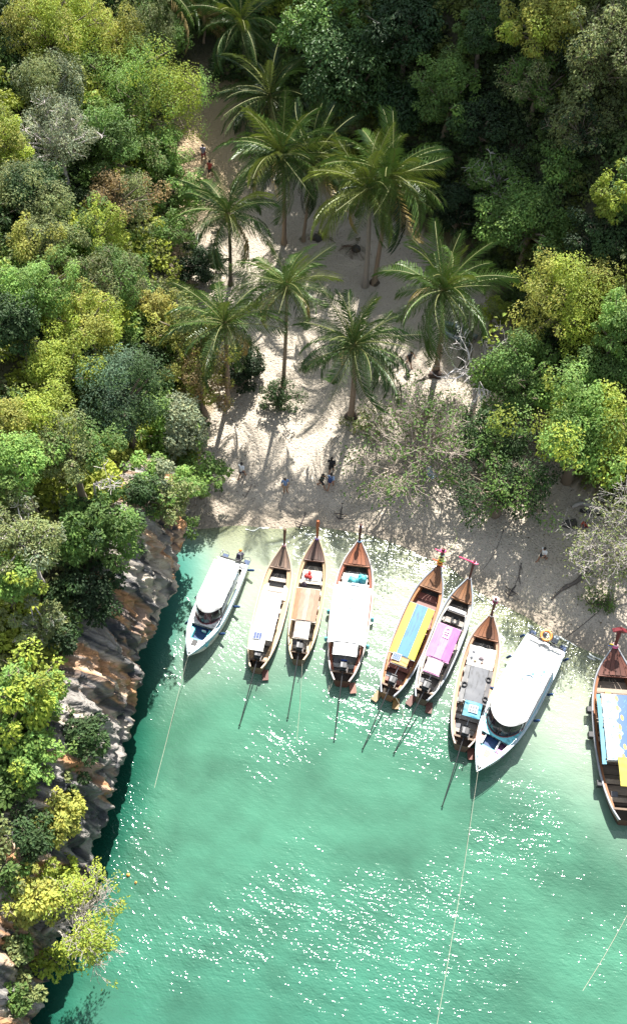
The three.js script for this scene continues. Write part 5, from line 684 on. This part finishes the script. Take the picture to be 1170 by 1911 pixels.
rope('stern_line', [sternOf(boatC, -.5), G3([0.93, -26.17], .3), G3([1.29, -27.68], .5)], .012, ROPE, 'short looped stern line beside the engine of the widest longtail boat');
rope('bow_rope', [boatE.X(0, 1.6, boatE.Z(1)).toArray(), G3([12.04, -35.55], .5), G3([13.02, -37.20]), G3([13.63, -38.71])], .02, DROPE, 'dark bow rope running up the sand from the pink roofed boat');
rope('bow_rope', [boatF.X(0, 1.6, boatF.Z(1)).toArray(), G3([13.01, -32.79], .3), G3([13.73, -33.83]), G3([14.30, -34.89])], .022, DROPE, 'dark bow rope from the grey roofed boat to an anchor');
rope('bow_rope', [G3([16.95, -30.30]), G3([18.12, -31.12]), G3([19.44, -32.14])], .022, DROPE, 'dark rope stretched up the beach to the straggly shrub');
rope('bow_rope', [boatD.X(0, 2.4, boatD.Z(1) - .2).toArray(), G3([9.92, -37.23], .8), G3([10.26, -38.33]), G3([10.07, -38.90])], .014, mat([.5, .55, .2], .8), 'thin yellowish cord from the garlanded prow to the sand');
rope('bow_rope', [boatA.X(0, 1.6, boatA.Z(1)).toArray(), G3([-1.55, -38.57], .3), G3([-0.97, -39.45])], .016, DROPE, 'short dark bow rope from the white roofed longtail to an anchor');
function log(name, pts, rr, m, label) { const o = thing(name, label, 'driftwood', ...pts[0]); const q = pts.map((p) => [p[0] - pts[0][0], p[1] - pts[0][1], p[2] - pts[0][2]]); const c = new THREE.CatmullRomCurve3(q.map((p) => new V3(...p))).getPoints(14), r = rngOf(pts.length * 17 + Math.round(pts[0][0] * 9)); put('stem', tube(c, c.map((_, i) => lerp(rr[0], rr[1], i / 14) * (.8 + .4 * r())), 7), m, o); const tw = []; for (let k = 2; k < 13; k += 2) tw.push(tube([c[k], c[k].clone().add(new V3((r() - .5) * .5, .15 * r(), (r() - .5) * .5)), c[k].clone().add(new V3((r() - .5) * 1, .2 * r(), (r() - .5) * 1))], [rr[1] * .5, rr[1] * .35, .008], 4)); put('twigs', strip(tw), m, o); return o; }
const DRIFT = mat([.12, .1, .085], .95), DRIFT2 = mat([.4, .37, .35], .9);
log('driftwood_branch', [G3([19.09, -35.06], .08), G3([18.14, -34.27], .05), G3([17.18, -33.77], .05), G3([16.30, -33.04], .03)], [.2, .06], DRIFT, 'dark fallen branch pointing from the silver tree towards the water');
log('driftwood_branch', [G3([14.53, -35.81], .03), G3([14.31, -35.01], .04), G3([14.31, -34.28], .03)], [.05, .025], DRIFT, 'short thin stick on the shaded sand, left of the fallen branch');
log('driftwood_log', [G3([18.63, -40.22], .1), G3([19.37, -40.37], .3), G3([20.29, -40.00], .15), G3([21.14, -39.49], .1)], [.16, .1], DRIFT2, 'pale curved log at the edge of the trees above the silver tree');
log('debris_branch', [G3([19.13, -39.91], .15), G3([20.23, -39.57], .2), G3([21.31, -39.12], .1), G3([21.58, -38.51], .1)], [.14, .05], mat([.03, .028, .025], .95), 'black tangle of branches beside the pale curved log');
log('driftwood_branch', [G3([-4.59, -42.83], .03), G3([-4.84, -42.14], .03), G3([-5.14, -41.60], .03)], [.04, .02], DRIFT, 'thin stick on the sand near the person in white, left side');
log('driftwood_branch', [G3([8.18, -52.22], .05), G3([9.14, -52.60], .1), G3([10.43, -52.84], .06)], [.06, .03], DRIFT, 'dark stick on the shaded sand at the foot of the broad palm');
function rock([x, z], w, h, d, seed, m, label, name = 'boulder') { return loose(name, label, 'rock', heap(w, h, d, seed, 0, 0, 0), m, new V3(x, ground(x, z), z)); }
function brushPile([x, z], n, label) { const t = thing('brush_pile', label, 'debris', x, ground(x, z) + .12, z), r = rngOf(Math.round(x * 91 + z * 7)); for (let k = 0; k < n; k++) { const f = put('dead_frond', FRONDS[k % 3][0], mat([.06 + .05 * r(), .045 + .03 * r(), .03], .9), t); f.position.set((r() - .5) * .8, .05 + .09 * k, (r() - .5) * .8); f.rotation.set(.12 + .1 * r(), r() * 6.28, (r() - .5) * .9, 'YXZ'); f.scale.setScalar(.3 + .2 * r()); } put('stone', heap(.9, .45, .7, n * 3, 0, -.1, 0), ROCKD, t); return t; }
const ROCKD = mat([.06, .055, .05], .9);
brushPile([0.33, -68.22], 7, 'dark pile of dead fronds on the shaded sand right of the leaning palm foot');
brushPile([3.69, -66.93], 9, 'dark pile of dead fronds on the sand left of the pale palm trunk');
rock([18.27, -38.78], 1.1, .6, .7, 33, ROCKD, 'small black rounded boulder below the pale curved log');
rock([5.24, -62.95], .9, .4, .8, 41, mat([.07, .055, .04], .95), 'dark root mound around the foot of the brown trunked palm', 'root_mound');
rock([2.91, -48.91], 1, .4, .8, 43, mat([.06, .045, .035], .95), 'dark root mound at the foot of the nearest palm', 'root_mound');
rock([9.66, -52.84], 1.2, .4, .8, 44, mat([.07, .045, .035], .95), 'brown root mound at the foot of the broad palm', 'root_mound');
loose('stone', 'pale rounded stone on the cliff foot just above the water', 'rock', heap(.75, .6, .75, 61, 0, 0, 0), mat([.5, .47, .4], .9), new V3(-12.52, -20.43).setComponent(1, 1.0).set(...(([a, b]) => [a, 1, b])([-12.52, -20.43])));
{ const [x, z] = [11.83, -56.76], o = thing('dinghy', 'grey inflatable dinghy beached under the broad palm', 'dinghy', x, ground(x, z) + .2, z, .9); const pts = [[-.55, .05, 1.3], [-.6, .05, 0], [-.5, .1, -1], [0, .25, -1.65], [.5, .1, -1], [.6, .05, 0], [.55, .05, 1.3]]; put('tube', tube(new THREE.CatmullRomCurve3(pts.map((p) => new V3(...p))).getPoints(30), .21, 10), paint([.24, .3, .34], .5), o); put('floor', gridGeo(6, 2, (u, v) => [(v - .5) * lerp(.95, .3, u * u), -.05, lerp(1.2, -1.3, u)]), mat([.03, .03, .035], .8), o); put('bench', rbx(.95, .05, .25, .02, 0, .16, .3), WHITE, o); put('transom', rbx(.95, .35, .06, .02, 0, .05, 1.2), DGREY, o); }
{ const [x, z] = [8.80, -43.13], o = thing('beach_chair', 'pale blue folding chair on the sand under the leafless tree', 'chair', x, ground(x, z), z, .7); const c = paint([.45, .56, .66], .7); put('seat', rbx(.5, .03, .5, .01, 0, .32, 0), c, o); put('backrest', rbx(.5, .6, .03, .01).rotateX(-.5).translate(0, .6, -.38), c, o); for (const a of [-1, 1]) for (const b of [-1, 1]) put('leg', tube([[a * .23, 0, b * .22], [a * .23, .32, -b * .15]], .015, 5), STEEL, o); }
[['small orange float on the green water, left of its twin', 240, 1633], ['small orange float on the water, lower of two by the cliff shadow', 254, 1647]].forEach(([label], i) => { const p = [[-10.74, -14.86], [-10.26, -14.44]][i]; const o = thing('buoy', label, 'buoy', p[0], .02, p[1]); put('ball', new THREE.SphereGeometry(i ? .08 : .11, 12, 10), mat([.7, .36, .08], .5), o); put('eyelet', new THREE.TorusGeometry(.035, .01, 4, 10).translate(0, .13, 0), DGREY, o); });

{ // fallen leaves and bits of bark on the sand, densest below the trees
  const r = rngOf(606), sp = []; let guard = 0;
  while (sp.length < 5200 && guard++ < 2e5) { const x = lerp(-12, 24, r()), z = lerp(-78, -29, r()), d = outside(x, z); if (d > -.1 || z > shoreZ(x) - 1.2 - r()) continue; if (r() > Math.exp(d * .55) + .1 * smooth(.45, .7, fbm(x * .4, z * .4, 3, 61)) + .22 * Math.exp(-Math.hypot(x - 7.5, z + 44.5) / 2.5)) continue; sp.push([x, ground(x, z) + .02, z, (r() - .5) * 3, .1, (r() - .5) * 3, .6 + .8 * r()]); }
  const o = put('leaf_litter', leaves(sp, [.11, .075, .035], .17, .09, r, .8), mat([1, 1, 1], .95, { vertexColors: true })); o.userData = { kind: 'stuff', label: 'dry brown leaf litter scattered over the sand', category: 'leaf litter' };
}

renderer.render(scene, camera);
